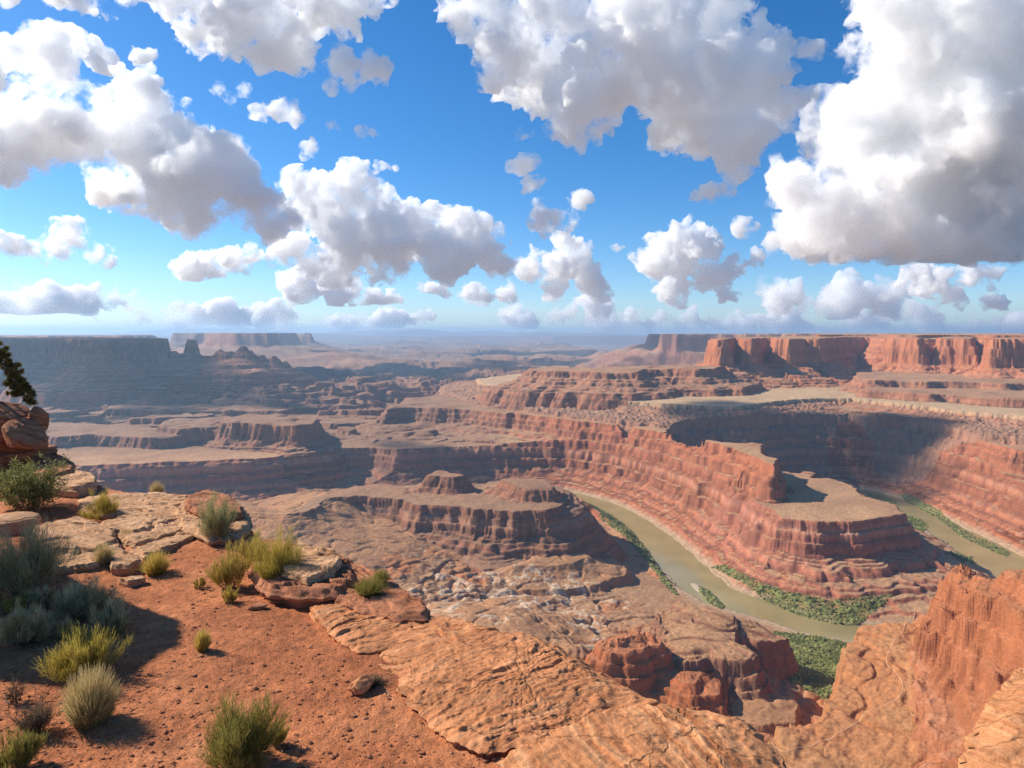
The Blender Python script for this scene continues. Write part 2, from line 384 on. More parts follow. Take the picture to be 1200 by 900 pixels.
mesa([Q(652, 1880, 160), Q(658, 1860, 168), Q(662, 1880, 160), Q(658, 1910, 160)], 50, 12, .6, 40, 9, warp=(0, 1, 4, 3), rib=4, flute=3, top=4)
mesa([P(575, 640, 84), P(590, 637, 84), P(615, 636, 82), P(645, 638, 76), P(650, 634, 78), P(630, 631, 82), P(585, 631, 84)], 14, 10, .4, 60, 9, warp=(2, 5, 6, 3), rib=6, flute=3, top=4)
mesa([P(600, 664, 62), P(640, 662, 62), P(668, 660, 58), P(690, 655, 50), P(680, 645, 56), P(630, 645, 70)], 8, 14, .3, 70, 10, warp=(2, 6, 6, 2), rib=8, flute=1, top=5)
mesa([P(500, 725, 78), P(540, 712, 84), P(580, 706, 84), P(612, 712, 80), P(640, 735, 72), P(660, 770, 70), P(500, 770, 70)], 10, 40, .45, 60, 10, warp=(3, 12, 14, 1.5), rib=16, ribw=40, flute=1, top=6, dome=12)
# red butte and the dark promontory above the delta
mesa([P(700, 752, 118), P(716, 738, 128), P(738, 730, 136), P(757, 738, 130), P(770, 757, 112), P(745, 770, 105), P(715, 770, 108)], 44, 34, 1.0, 60, 11, warp=(0, 6, 11, 6), rib=14, ribw=30, flute=5, top=10, dome=24)
mesa([P(770, 772, 84), P(800, 776, 84), P(838, 778, 82), P(850, 790, 78), P(842, 815, 74), P(800, 812, 78), P(770, 800, 80)], 34, 30, .8, 40, 11, warp=(0, 7, 11, 6), rib=10, flute=5, top=8, dome=12)
mesa([P(772, 722, 92), P(800, 708, 92), P(850, 717, 100), P(862, 728, 100), P(866, 748, 100), P(878, 765, 100), P(868, 778, 96), P(825, 772, 98), P(795, 774, 98), P(783, 760, 96)], 54, 30, .5, 60, 12, warp=(0, 8, 11, 6), rib=9, flute=5, top=6, dome=10)
mesa([P(852, 718, 104), P(878, 714, 106), P(894, 723, 98), P(912, 738, 84), P(925, 758, 58), P(915, 764, 60), P(893, 752, 82), P(868, 738, 100)], 62, 20, .6, 30, 12, warp=(0, 2, 5, 4), rib=5, flute=5, top=7)
mesa([P(862, 800, 62), P(905, 812, 56), P(936, 820, 50), P(930, 850, 46), P(880, 856, 46), P(840, 840, 52), P(845, 812, 60)], 26, 14, .5, 30, 10, warp=(0, 3, 5, 2), rib=4, flute=2, top=4)
# near bluff with the track
bl = [P(1110, 688, 118), P(1072, 695, 112), P(1040, 704, 106), P(1024, 711, 102), P(1011, 725, 100), P(1000, 741, 100), P(995, 755, 100), P(987, 773, 100), P(981, 800, 98), P(973, 823, 96), P(966, 846, 92), P(933, 858, 80), P(915, 868, 74)]
bl = bl + [Q(880, 760, 60), Q(880, 420, 60), Q(1700, 420, 150), Q(1700, 1400, 150)]
mesa(bl, 78, 20, .6, 60, 13, warp=(0, 2, 5, 3), rib=5, flute=5, top=7, zmax=175)
mesa([Q(1114, 1180, 160), Q(1126, 1120, 186), Q(1147, 1040, 226), Q(1174, 1000, 258), Q(1200, 985, 296), Q(1270, 1000, 320), Q(1500, 1050, 340), Q(1500, 700, 330), Q(1260, 730, 300), Q(1212, 800, 280), Q(1178, 860, 262), Q(1150, 930, 230), Q(1124, 1010, 198), Q(1110, 1100, 172)], 96, 46, .85, 90, 14, warp=(0, 9, 14, 8), rib=28, ribw=42, flute=10, top=12, dome=26)
# distant mesas
def far_mesa(px0, px1, y0, y1, z, cliff, talw, seed, notch=0.12):
    global H
    r0, r1 = np.searchsorted(rows, y0 - talw * 2), np.searchsorted(rows, y1 + talw * 2)
    X = XX[r0:r1]; Y = YY[r0:r1]
    px = X / Y * F + 600
    k = (y0 / F)
    dx = np.minimum(px - px0, px1 - px) * k
    dy = np.minimum(Y - y0, y1 - Y)
    D = np.minimum(dx, dy) + y0 * notch * fbm2(X / (y0 * .12), Y / (y0 * .12), 4, seed)
    t = np.clip(-D, 0, None)
    h = z - cliff * sstep(0, talw * .12, t) - np.clip(t - talw * .12, 0, None) * (z - cliff - 170) / talw
    m = h > H[r0:r1]
    H[r0:r1] = np.where(m, h, H[r0:r1]); REG[r0:r1] = np.where(m, 8, REG[r0:r1])
far_mesa(246, 318, 11000, 14500, 596, 190, 1500, 3, .05)
far_mesa(-300, 120, 9500, 12000, 560, 160, 1000, 4)
far_mesa(790, 960, 8300, 12000, 582, 160, 900, 5, .05)
far_mesa(940, 1500, 7400, 12000, 590, 120, 800, 6, .05)
for px, w, y, z, sd_ in [(485, 46, 52000, 860, 1), (430, 60, 56000, 760, 2), (560, 70, 56000, 720, 3), (245, 95, 58000, 980, 4), (640, 80, 50000, 640, 5), (350, 60, 40000, 600, 6)]:
    r0 = np.searchsorted(rows, y - 9000)
    X = XX[r0:]; Y = YY[r0:]
    q = ((X / Y * F + 600 - px) / w) ** 2 + ((Y - y) / 7000) ** 2
    hh = (z - 430) * np.exp(-q) * (1 + .5 * p2(X / 2500, Y / 2500, sd_)) + 430
    H[r0:] = np.where(hh > H[r0:] + 20, hh, H[r0:])

# bedding: ledges and slopes repeating through the whole pile, weak on flats and badlands
rq = rdist + (3 * n22 + 8 * n60 + 9 * n130) * sstep(60, 110, rdist)
carve = np.interp(rq, [0, 6, 70, 116, 123, 137, 145, 163, 171, 190, 200, 225, 233, 330, 2100], [3, 3, 36, 68, 92, 97, 131, 137, 166, 173, 206, 214, 250, 700, 9000]).astype(np.float32)
H = np.minimum(H, np.where(rdist < 0, H, carve))
gyv = np.gradient(H, axis=0) / np.maximum(np.gradient(YY, axis=0), .1)
gxv = np.gradient(H, axis=1) / np.maximum(np.gradient(XX, axis=1), .1)
slope0 = np.hypot(gxv, gyv)
soft = np.isin(REG, [0, 10])
tw = np.where(soft, 0.0, 1.0) * sstep(.08, .3, slope0) * nearf
_lr = np.random.default_rng(5)
zin = [-50.0]; zout = [-50.0]
while zin[-1] < 720:
    T = float(_lr.choice([4.5, 6, 8, 11, 15, 20]))
    z0 = zin[-1]
    zin += [z0 + .66 * T, z0 + T]; zout += [z0 + .22 * T, z0 + T]
zq = H + 4 * n130 + 1.5 * n60
G_ = np.interp(zq, zin, zout).astype(np.float32) - zq
tw = tw * np.where((rdist < 96) & (rdist > 0), .4, 1.0)
H = H + tw * G_ * np.clip(1.0 + .5 * n60, .3, 1.3)
H = np.where(rdist < 0, np.minimum(H, -4 + rdist * .05), np.maximum(np.minimum(H, carve), 1.5))
H = H + nearf * (0.9 * n9 + 1.3 * n22) * np.where(rdist < 12, 0.1, 1) * (0.35 + sstep(.1, .6, slope0))
H = H - np.where(REG == 10, .55 * gul, 0) - np.where((REG == 13) | (REG == 12), .7 * gul, 0)
# knobbly rubble below the pale bench and white crust country inside the bend
rub = (REG == 5) & (DTOP < -12)
H = H + np.where(rub, np.abs(n22) * 9 + np.abs(n9) * 4, 0)
pxx = XX / YY * F + 600; pyy = 390 + F * (CAM_Z - H) / YY
H = H + np.where(REG == 14, np.abs(n60) * 6 + np.abs(n22) * 4.5 + np.abs(n9) * 2.5, 0) + np.where(REG == 13, np.abs(n22) * 2.5 + np.abs(n9) * 1.2, 0)
crust = np.isin(REG, [0, 10]) * sstep(.0, .3, fbm2(XX / 90, YY / 90, 4, 81) + .8 - np.hypot((XX - 20) / 250, (YY - 1430) / 200)) * sstep(90, 160, rdist)
H = H + crust * (np.abs(n22) * 2 + np.abs(n9) * 1.4)
print('heights', time.time() - T0)

# colours of rock, soil and scrub
gyv = np.gradient(H, axis=0) / np.maximum(np.gradient(YY, axis=0), .1)
gxv = np.gradient(H, axis=1) / np.maximum(np.gradient(XX, axis=1), .1)
slope = np.hypot(gxv, gyv)
def C(*c): return np.array(c, np.float32)
zw = H + 5 * n130 + 2 * n60
band = p2(zw / 9.0, np.full_like(zw, 3.3), 2) * .6 + p2(zw / 26.0, np.full_like(zw, 7.7), 3) * .7 + .25 * n22
RED, PINK, TAN, DARK, PALE = C(.40, .115, .045), C(.48, .19, .10), C(.53, .32, .17), C(.14, .06, .04), C(.56, .40, .27)
b = band[..., None]
col = RED + (PINK - RED) * np.clip(b * 1.6 + .35, 0, 1) 
col = col + (DARK - col) * np.clip(-b * 1.7 - .25, 0, .75)
col = col + (PALE - col) * np.clip(b * 1.8 - .75, 0, .6)
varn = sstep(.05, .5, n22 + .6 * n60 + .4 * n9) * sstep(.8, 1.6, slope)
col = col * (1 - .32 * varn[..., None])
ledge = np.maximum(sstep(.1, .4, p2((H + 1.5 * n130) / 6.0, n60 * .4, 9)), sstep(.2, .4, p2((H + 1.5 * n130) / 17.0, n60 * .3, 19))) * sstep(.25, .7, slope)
col = col * (1 - .5 * ledge[..., None])  # dark strata lines on slopes that also put ledge shading into the colour
flat = (1 - sstep(.22, .5, slope))[..., None]
dust = TAN + (C(.44, .24, .13) - TAN) * np.clip(.5 + n130 * .8 + n400 * .5, 0, 1)[..., None]
scrub = sstep(.1, .5, n22 + n9 * .7 + .6 * n400 - .05)[..., None] * flat
col = col + (dust - col) * flat * .85
col = col + (C(.16, .13, .075) - col) * scrub * .32
def tint(regs, c, k, mask=None):
    global col
    m = np.isin(REG, regs).astype(np.float32) * k
    if mask is not None: m = m * mask
    col = col + (np.asarray(c, np.float32) - col) * m[..., None]
steep = sstep(.3, .9, slope)
tint([1], (.46, .19, .13), .45, steep)
tint([4], (.42, .17, .10), .35, steep)
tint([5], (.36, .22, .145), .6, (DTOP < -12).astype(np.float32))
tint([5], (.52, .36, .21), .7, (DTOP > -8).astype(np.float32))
tint([6], (.30, .17, .11), .45)
tint([7], (.50, .19, .09), .6, steep)
tint([8], (.30, .17, .12), .35)
tint([0], (.37, .20, .105), .6)
tint([0], (.46, .17, .07), .75, sstep(.0, .4, n130 + n400))
tint([10], (.42, .21, .10), .8)
tint([0, 10], (.30, .15, .08), .5, sstep(.1, .5, n60 + .6 * n22))
tint([9], (.25, .135, .085), .55)
tint([11], (.42, .13, .05), .7)
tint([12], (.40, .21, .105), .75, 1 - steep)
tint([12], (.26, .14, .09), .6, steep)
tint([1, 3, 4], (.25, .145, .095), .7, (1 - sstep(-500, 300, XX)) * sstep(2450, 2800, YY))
tint([13], (.44, .18, .07), .8)
tint([13], (.36, .20, .09), .4, sstep(0, .5, n60 + n130 - .1))
tint([14], (.36, .13, .055), .7)
ck = crust * sstep(-.1, .25, n22 + n9 * .6)
col = col + (C(.56, .43, .30) - col) * ck[..., None] * .62
bank = sstep(30, 4, rdist) * (H < 14)
col = col + (C(.42, .30, .19) - col) * bank[..., None] * .8
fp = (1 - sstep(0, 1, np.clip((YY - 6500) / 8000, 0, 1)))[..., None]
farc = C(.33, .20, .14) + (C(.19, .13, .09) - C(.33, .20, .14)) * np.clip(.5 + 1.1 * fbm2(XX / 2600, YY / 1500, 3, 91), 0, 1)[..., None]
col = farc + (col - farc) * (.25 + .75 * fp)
def inpoly(x, y, poly):
    r = np.zeros(x.shape, bool)
    for k in range(len(poly)):
        a = poly[k]; b = poly[(k + 1) % len(poly)]
        c = (a[1] > y) != (b[1] > y)
        if a[1] != b[1]: r ^= c & (x < (b[0] - a[0]) * (y - a[1]) / (b[1] - a[1]) + a[0])
    return r
VEG = [([(658, 582), (683, 587), (700, 595), (717, 603), (733, 615), (747, 628), (763, 650), (777, 672), (796, 698), (788, 696), (768, 674), (745, 647), (722, 624), (698, 607), (676, 596), (660, 590)], 2600),
       ([(832, 664), (870, 687), (905, 707), (940, 721), (985, 731), (1004, 732), (1040, 712), (1100, 680), (1144, 663), (1138, 652), (1120, 650), (1090, 676), (1055, 697), (1015, 710), (970, 712), (920, 702), (880, 686), (850, 668)], 4200),
       ([(908, 740), (950, 745), (995, 753), (990, 775), (982, 800), (972, 840), (940, 848), (932, 836), (925, 800), (912, 790), (900, 770)], 3000),
       ([(817, 684), (828, 689), (849, 708), (846, 714), (834, 709), (820, 692)], 330),
       ([(1056, 601), (1076, 606), (1088, 614), (1083, 624), (1070, 622), (1058, 612)], 500),
       ([(1016, 576), (1050, 586), (1048, 592), (1020, 583)], 200),
       ([(1053, 581), (1070, 585), (1100, 600), (1133, 622), (1185, 646), (1180, 652), (1130, 630), (1097, 606), (1068, 590)], 700)]
vmask = np.zeros(XX.shape, np.float32)
for poly, num in VEG:
    wp = np.array([P(a, b, 3)[:2] for a, b in poly])
    r0, r1 = np.searchsorted(rows, wp[:, 1].min() - 5), np.searchsorted(rows, wp[:, 1].max() + 5)
    pxa = wp[:, 0] / wp[:, 1] * F + 600
    c0_, c1_ = np.searchsorted(cols, pxa.min() - 4), np.searchsorted(cols, pxa.max() + 4)
    vmask[r0:r1, c0_:c1_] = np.maximum(vmask[r0:r1, c0_:c1_], inpoly(XX[r0:r1, c0_:c1_], YY[r0:r1, c0_:c1_], wp) * (H[r0:r1, c0_:c1_] < 20))
col = col + (C(.19, .20, .065) - col) * (vmask * np.clip(.75 + .6 * n22, 0, 1))[..., None]
col = np.clip(col * (1 + .16 * n9[..., None] + .12 * n22[..., None]), .015, .8)

m_ter, n, l, b_ = new_mat('canyon rock and soil')
at = n.new('ShaderNodeVertexColor'); at.layer_name = 'tone'
geo = n.new('ShaderNodeNewGeometry')
sc = n.new('ShaderNodeVectorMath'); sc.operation = 'MULTIPLY'; sc.inputs[1].default_value = (.16, .16, .5)
l.new(geo.outputs['Position'], sc.inputs[0])
nz = n.new('ShaderNodeTexNoise'); nz.inputs['Scale'].default_value = 1.0; nz.inputs['Detail'].default_value = 5.0; nz.inputs['Roughness'].default_value = .65
l.new(sc.outputs[0], nz.inputs['Vector'])
mr = n.new('ShaderNodeMapRange'); mr.inputs['From Min'].default_value = .3; mr.inputs['From Max'].default_value = .7; mr.inputs['To Min'].default_value = .72; mr.inputs['To Max'].default_value = 1.28
l.new(nz.outputs['Fac'], mr.inputs['Value'])
mx = n.new('ShaderNodeVectorMath'); mx.operation = 'SCALE'
l.new(at.outputs[0], mx.inputs[0]); l.new(mr.outputs[0], mx.inputs['Scale'])
l.new(mx.outputs[0], b_.inputs['Base Color'])
bm_ = n.new('ShaderNodeBump'); bm_.inputs['Strength'].default_value = .6; bm_.inputs['Distance'].default_value = 3.0
l.new(nz.outputs['Fac'], bm_.inputs['Height']); l.new(bm_.outputs[0], b_.inputs['Normal'])
b_.inputs['Specular IOR Level'].default_value = 0.05
V = np.stack([XX, YY, H], -1).reshape(-1, 3)
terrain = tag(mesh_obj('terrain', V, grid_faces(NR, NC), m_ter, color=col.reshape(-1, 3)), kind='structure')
print('terrain', time.time() - T0, len(V))

# river
m_riv, n, l, b_ = new_mat('silty river water')
tc = n.new('ShaderNodeNewGeometry')
nz = n.new('ShaderNodeTexNoise'); nz.inputs['Scale'].default_value = .012; nz.inputs['Detail'].default_value = 3
l.new(tc.outputs['Position'], nz.inputs['Vector'])
rp = n.new('ShaderNodeValToRGB'); rp.color_ramp.elements[0].color = (.26, .21, .085, 1); rp.color_ramp.elements[1].color = (.35, .28, .12, 1)
rp.color_ramp.elements[0].position = .3; rp.color_ramp.elements[1].position = .7
l.new(nz.outputs['Fac'], rp.inputs['Fac']); l.new(rp.outputs[0], b_.inputs['Base Color'])
b_.inputs['Roughness'].default_value = .13; b_.inputs['Specular IOR Level'].default_value = .5
tan_ = np.gradient(RC[:, :2], axis=0); tan_ /= np.linalg.norm(tan_, axis=1)[:, None]
nor = np.c_[-tan_[:, 1], tan_[:, 0]]
wv = []
for s_ in (-1, -.5, 0, .5, 1):
    wv.append(np.c_[RC[:, :2] + nor * (RC[:, 2:3] + 22) * s_, np.zeros(len(RC))])
wv = np.stack(wv, 1)
river = tag(mesh_obj('river', wv.reshape(-1, 3), grid_faces(len(RC), 5), m_riv), kind='structure')

# ------------------------------------------------------------------ haze
hz, n, l, b_ = new_mat('dusty blue air')
n.remove(b_)
pv = n.new('ShaderNodeVolumePrincipled')
pv.inputs['Color'].default_value = (.47, .72, 1.0, 1)
pv.inputs['Density'].default_value = 1 / 25000.0
pv.inputs['Anisotropy'].default_value = .4
l.new(pv.outputs[0], [q for q in n if q.type == 'OUTPUT_MATERIAL'][0].inputs['Volume'])
def box(name, a, b, mat):
    v = [(x, y, z) for z in (a[2], b[2]) for y in (a[1], b[1]) for x in (a[0], b[0])]
    f = [(0, 2, 3, 1), (4, 5, 7, 6), (0, 1, 5, 4), (2, 6, 7, 3), (0, 4, 6, 2), (1, 3, 7, 5)]
    return mesh_obj(name, np.array(v), np.array(f), mat, smooth=False)
tag(box('haze', (-62000, -300, -60), (62000, 66000, 1000), hz), kind='stuff')

# ------------------------------------------------------------------ clouds: puffy closed bodies filled with scattering mist
def ico(sub):
    bm = bmesh.new(); bmesh.ops.create_icosphere(bm, subdivisions=sub, radius=1)
    v = np.array([q.co[:] for q in bm.verts]); f = np.array([[w.index for w in q.verts] for q in bm.faces]); bm.free()
    return v, f
IV, IF = ico(2)
m_cl, n, l, b_ = new_mat('cloud mist')
n.remove(b_)
vs = n.new('ShaderNodeVolumeScatter')
vs.inputs['Color'].default_value = (1.0, 1.0, 1.0, 1)
vs.inputs['Density'].default_value = 1 / 150.0
vs.inputs['Anisotropy'].default_value = 0.3
l.new(vs.outputs[0], [q for q in n if q.type == 'OUTPUT_MATERIAL'][0].inputs['Volume'])
m_cl.cycles.homogeneous_volume = False
# the mist thins out in torn wisps
geo_ = n.new('ShaderNodeNewGeometry')
cn = n.new('ShaderNodeTexNoise'); cn.inputs['Scale'].default_value = 1 / 560.0; cn.inputs['Detail'].default_value = 6; cn.inputs['Roughness'].default_value = .66
l.new(geo_.outputs['Position'], cn.inputs['Vector'])
cm = n.new('ShaderNodeMapRange'); cm.inputs['From Min'].default_value = .44; cm.inputs['From Max'].default_value = .60; cm.inputs['To Min'].default_value = 0; cm.inputs['To Max'].default_value = 1 / 70.0
l.new(cn.outputs['Fac'], cm.inputs['Value'])
l.new(cm.outputs[0], vs.inputs['Density'])

m_far_cloud = m_cl.copy(); m_far_cloud.name = 'thin far cloud mist'
[q for q in m_far_cloud.node_tree.nodes if q.type == 'MAP_RANGE'][0].inputs['To Max'].default_value = 1 / 200.0
_q = [q for q in m_far_cloud.node_tree.nodes if q.type == 'TEX_NOISE'][0]
_q.inputs['Scale'].default_value = 1 / 2400.0; _q.inputs['Detail'].default_value = 2.5; _q.inputs['Roughness'].default_value = .5
def cloud(blobs, D, label, seed, vox=1.4, puff=1.0, flat=None, thick=1.0):
    """blobs: bearing, height (photo pixels), radius in pixels, at distance D"""
    r = np.random.default_rng(seed)
    k = D / F
    vs_, fs_ = [], []; off = 0
    zb = None if flat is None else CAM_Z + (390 - flat) * k
    def add(c, rad_):
        nonlocal off
        vs_.append(IV * rad_ + c); fs_.append(IF + off); off += len(IV)
    for (px, py, rp) in blobs:
        c = np.array([(px - 600) * k, D + r.normal() * rp * k * .5 * thick, CAM_Z + (390 - py) * k])
        R = rp * k * (.87 if seed in (1, 2, 4, 8) else 1)
        add(c, R * .92)
        m = int(7 + rp * .25)
        for q in range(m):
            d = r.normal(size=3); d /= np.linalg.norm(d)
            if d[2] < 0: d[2] *= .5
            rr = R * r.uniform(.28, .55)
            add(c + d * R * r.uniform(.65, .95), rr)
    me = bpy.data.meshes.new('cloud')
    vv = np.concatenate(vs_); ff = np.concatenate(fs_)
    o = mesh_obj('cloud', vv, ff)
    md = o.modifiers.new('r', 'REMESH'); md.mode = 'VOXEL'; md.voxel_size = vox * k
    dg = bpy.context.evaluated_depsgraph_get()
    ev = o.evaluated_get(dg); em = ev.to_mesh()
    nv = len(em.vertices)
    v = np.empty(nv * 3, np.float32); em.vertices.foreach_get('co', v); v = v.reshape(-1, 3)
    nn = np.empty(nv * 3, np.float32); em.vertices.foreach_get('normal', nn); nn = nn.reshape(-1, 3)
    fc = np.empty(len(em.polygons) * 4, np.int32); em.loops.foreach_get('vertex_index', fc); fc = fc.reshape(-1, 4)
    ev.to_mesh_clear()
    old = o.data; bpy.data.objects.remove(o); bpy.data.meshes.remove(old)
    u = v / k
    d = np.zeros(nv, np.float32)
    for lam, amp in ((40, 12), (18, 9.5), (8.5, 6.0), (4.0, 3.4), (2.2, 1.6)):
        q_ = p3(u[:, 0] / lam, u[:, 1] / lam, u[:, 2] / lam, seed + int(lam))
        d += amp * ((np.abs(q_) * 1.7 - .55) * .6 + .75 * q_)
    d += 7 * p3(u[:, 0] / 90, u[:, 1] / 90, u[:, 2] / 90, seed + 3)
    v = v + nn * ((d * puff + 4.0 * min(puff, .8)) * k)[:, None]
    if zb is not None:
        bz = zb + 6 * k * p2(u[:, 0] / 50, u[:, 1] / 50, seed) + 2 * k * p2(u[:, 0] / 14, u[:, 1] / 14, seed)
        low = v[:, 2] < bz
        v[low, 2] = bz[low] + (v[low, 2] - bz[low]) * .1
    o = mesh_obj('cloud', v, fc)
    md = o.modifiers.new('r', 'REMESH'); md.mode = 'VOXEL'; md.voxel_size = max(vox * .8, 1.05) * k
    dg = bpy.context.evaluated_depsgraph_get(); ev = o.evaluated_get(dg); em = ev.to_mesh()
    nv = len(em.vertices)
    v = np.empty(nv * 3, np.float32); em.vertices.foreach_get('co', v); v = v.reshape(-1, 3)
    fc = np.empty(len(em.polygons) * 4, np.int32); em.loops.foreach_get('vertex_index', fc); fc = fc.reshape(-1, 4)
    ev.to_mesh_clear()
    old = o.data; bpy.data.objects.remove(o); bpy.data.meshes.remove(old)
    # keep the one biggest body
    cl_ = np.floor(v / (vox * k * 2.5)).astype(np.int64)
    cl_ -= cl_.min(0)
    key = (cl_[:, 0] * 4096 + cl_[:, 1]) * 4096 + cl_[:, 2]
    _, ci = np.unique(key, return_inverse=True)
    ed = np.concatenate([ci[fc[:, [0, 1]]], ci[fc[:, [1, 2]]]]); ed = ed[ed[:, 0] != ed[:, 1]]
    ed = np.unique(np.sort(ed, 1), axis=0)
    lc_ = np.arange(ci.max() + 1)
    while True:
        new = lc_.copy()
        mn = np.minimum(lc_[ed[:, 0]], lc_[ed[:, 1]])
        np.minimum.at(new, lc_[ed[:, 0]], mn); np.minimum.at(new, lc_[ed[:, 1]], mn)
        new = new[new]; new = new[new]
        if (new == lc_).all(): break
        lc_ = new
    lab = lc_[ci]
    u_, cnt = np.unique(lab, return_counts=True)
    keep = lab == u_[cnt.argmax()]
    idx = np.cumsum(keep) - 1
    v = v[keep]; fc = idx[fc[keep[fc[:, 0]]]]
    o = mesh_obj('cloud', v, fc, m_far_cloud if D > 24000 else m_cl)
    tag(o, label, 'cloud', 'white cumulus clouds in the blue sky'); print('cloud', seed, len(v), round(time.time() - T0, 1))
    return o
cloud([(-60, 150, 60), (40, 160, 52), (100, 150, 55), (160, 145, 52), (172, 122, 36), (200, 190, 58), (240, 200, 52), (280, 222, 46), (312, 250, 36), (120, 205, 42), (170, 232, 40), (50, 190, 36), (-10, 190, 35), (255, 252, 32), (215, 250, 30)], 9000,
      'long white cloud slanting down from the left edge with a grey belly', 1)
cloud([(345, 296, 30), (380, 240, 46), (420, 225, 36), (430, 280, 52), (480, 270, 42), (515, 262, 26), (530, 295, 42), (572, 290, 28), (596, 308, 20), (390, 315, 32), (460, 315, 28)], 15000,
      'heaped cloud with bright domes just right of the long slanting cloud', 2, flat=338)
cloud([(1000, 250, 60), (930, 215, 33), (960, 260, 42), (925, 282, 20), (1060, 230, 80), (1090, 150, 90), (1060, 80, 60), (1040, 20, 50), (1130, 60, 90), (1180, 150, 100), (1240, 230, 90), (1150, 260, 55), (1080, 285, 30), (1000, 292, 25), (1270, 80, 100), (1120, -10, 80)], 8500,
      'towering grey based cloud filling the upper right corner', 3, flat=305, vox=1.8)
cloud([(545, 20, 36), (590, 60, 46), (640, 80, 56), (690, 110, 52), (680, 150, 36), (650, 20, 46), (745, 60, 52), (770, 100, 55), (810, 140, 55), (850, 170, 42), (860, 100, 56), (890, 60, 46), (930, 130, 36), (970, 142, 24), (860, 195, 20), (800, 20, 56), (840, 10, 50)], 12000,
      'broad ragged grey and white cloud at the top of the sky right of the middle', 4, vox=1.7)

def bank(px0, px1, py0, py1, rmin, rmax, n_, seed):
    r = np.random.default_rng(seed)
    return [(r.uniform(px0, px1), r.uniform(py0, py1), r.uniform(rmin, rmax)) for _ in range(n_)]
cloud([(640, 318, 22), (668, 305, 26), (690, 328, 20), (650, 338, 16), (704, 342, 11), (622, 325, 14)], 17000, 'rounded cloud joining the right end of the heaped domes', 5, flat=352)
cloud([(222, 312, 16), (252, 314, 13), (283, 306, 17), (304, 302, 11), (265, 304, 11)], 15000, 'small flat cloud under the long slanting cloud', 6, flat=326)
cloud([(85, 276, 13), (92, 290, 15), (66, 294, 12), (48, 293, 11), (112, 301, 11), (128, 306, 9), (145, 311, 8), (72, 300, 9)], 13000, 'small ragged cloud low on the left, tapering to the right', 7)
cloud([(2, 284, 13), (20, 289, 11), (-30, 280, 18), (-12, 284, 14)], 13000, 'small cloud cut by the left edge beside the ragged one', 40)
cloud([(180, -5, 34), (230, 12, 42), (290, 25, 46), (335, 42, 36), (200, -10, 40), (380, -2, 46), (425, -12, 36), (305, 62, 20), (262, 52, 15), (400, 22, 26)], 13000, 'wide bright cloud cut by the top edge left of the middle', 8)
cloud([(400, 80, 17), (430, 76, 14), (447, 84, 11), (410, 96, 10), (388, 72, 11)], 12000, 'small torn cloud below the wide bright one', 9, vox=1.8, puff=.8)
cloud([(258, 108, 9), (268, 114, 9), (280, 108, 7), (291, 102, 6)], 12000, 'thin ragged puff above the long slanting cloud', 10, vox=1.8, puff=.6)
cloud([(330, 134, 14), (316, 131, 10), (346, 138, 8), (304, 136, 8)], 12000, 'small bright puff right of the thin ragged one', 41, vox=1.8, puff=.6)
cloud([(78, 44, 12), (102, 58, 14), (120, 70, 8), (66, 40, 7)], 12000, 'thin slanting scrap of cloud near the upper left corner', 11, vox=1.8, puff=.7)
cloud([(60, -8, 20), (100, 2, 16), (122, 16, 10), (24, -8, 14)], 12000, 'bright cloud tip hanging from the top edge in the left corner', 12, vox=2)
cloud([(785, 302, 27), (812, 288, 26), (790, 276, 14), (860, 312, 17), (888, 306, 14), (830, 318, 22), (770, 312, 13), (792, 342, 20), (850, 345, 13)], 19000, 'upright domed cloud over the end of the red mesa', 13, flat=360)
cloud(bank(770, 1065, 340, 362, 9, 20, 26, 14), 27000, 'long low bank of puffs above the red mesa', 14, flat=372)
cloud([(1070, 326, 19), (1100, 330, 25), (1140, 322, 19), (1110, 348, 17), (1160, 350, 15), (1166, 316, 12), (1210, 345, 18)], 20000, 'grey sided cloud under the towering one at the right', 15, flat=366)
cloud([(620, 220, 12), (635, 240, 12), (640, 262, 10), (660, 260, 9), (680, 232, 11), (666, 236, 6), (630, 212, 8), (690, 206, 8)], 12000, 'broken ring of small puffs in the gap between the big clouds', 16, vox=1.4, puff=.7)
cloud([(874, 268, 9), (884, 266, 6), (864, 268, 5)], 13000, 'tiny lone puff left of the towering cloud', 17, vox=1.6, puff=.5)
cloud([(390, 147, 7), (398, 152, 5), (386, 152, 4)], 12500, 'tiny puff alone in the deep blue, rounder of a pair', 18, vox=1.4, puff=.5)
cloud([(425, 155, 6), (435, 154, 6), (443, 158, 3)], 12500, 'tiny flat puff alone in the deep blue, wider of a pair', 19, vox=1.4, puff=.5)
cloud(bank(-60, 150, 346, 364, 10, 17, 22, 20), 34000, 'low row of puffs over the big blue mesa', 20, flat=368)
cloud(bank(120, 350, 368, 380, 7, 10, 44, 24), 40000, 'long thin strip of cloud on the horizon above the spire', 24, flat=384)
cloud(bank(370, 580, 372, 381, 6, 9, 44, 25), 46000, 'faint strip of tiny clouds along the far horizon left of the middle', 25, flat=385)
cloud(bank(560, 745, 360, 379, 7, 11, 40, 26), 42000, 'pale heaped strip of cloud on the horizon right of the middle', 26, flat=384)
cloud([(338, 326, 13), (352, 336, 13), (372, 332, 14), (392, 340, 14), (412, 345, 13), (432, 348, 12), (450, 350, 10)], 19000, 'low white puffs tucked under the belly of the heaped cloud', 27, flat=358)
cloud([(500, 340, 10), (520, 345, 11), (545, 342, 12), (565, 348, 11), (588, 345, 9)], 22000, 'pale puffs under the right end of the heaped cloud', 28, flat=356)
cloud(bank(700, 1260, 372, 383, 7, 11, 95, 23), 46000, 'pale strip of cloud along the horizon behind the red mesa', 22, flat=387)
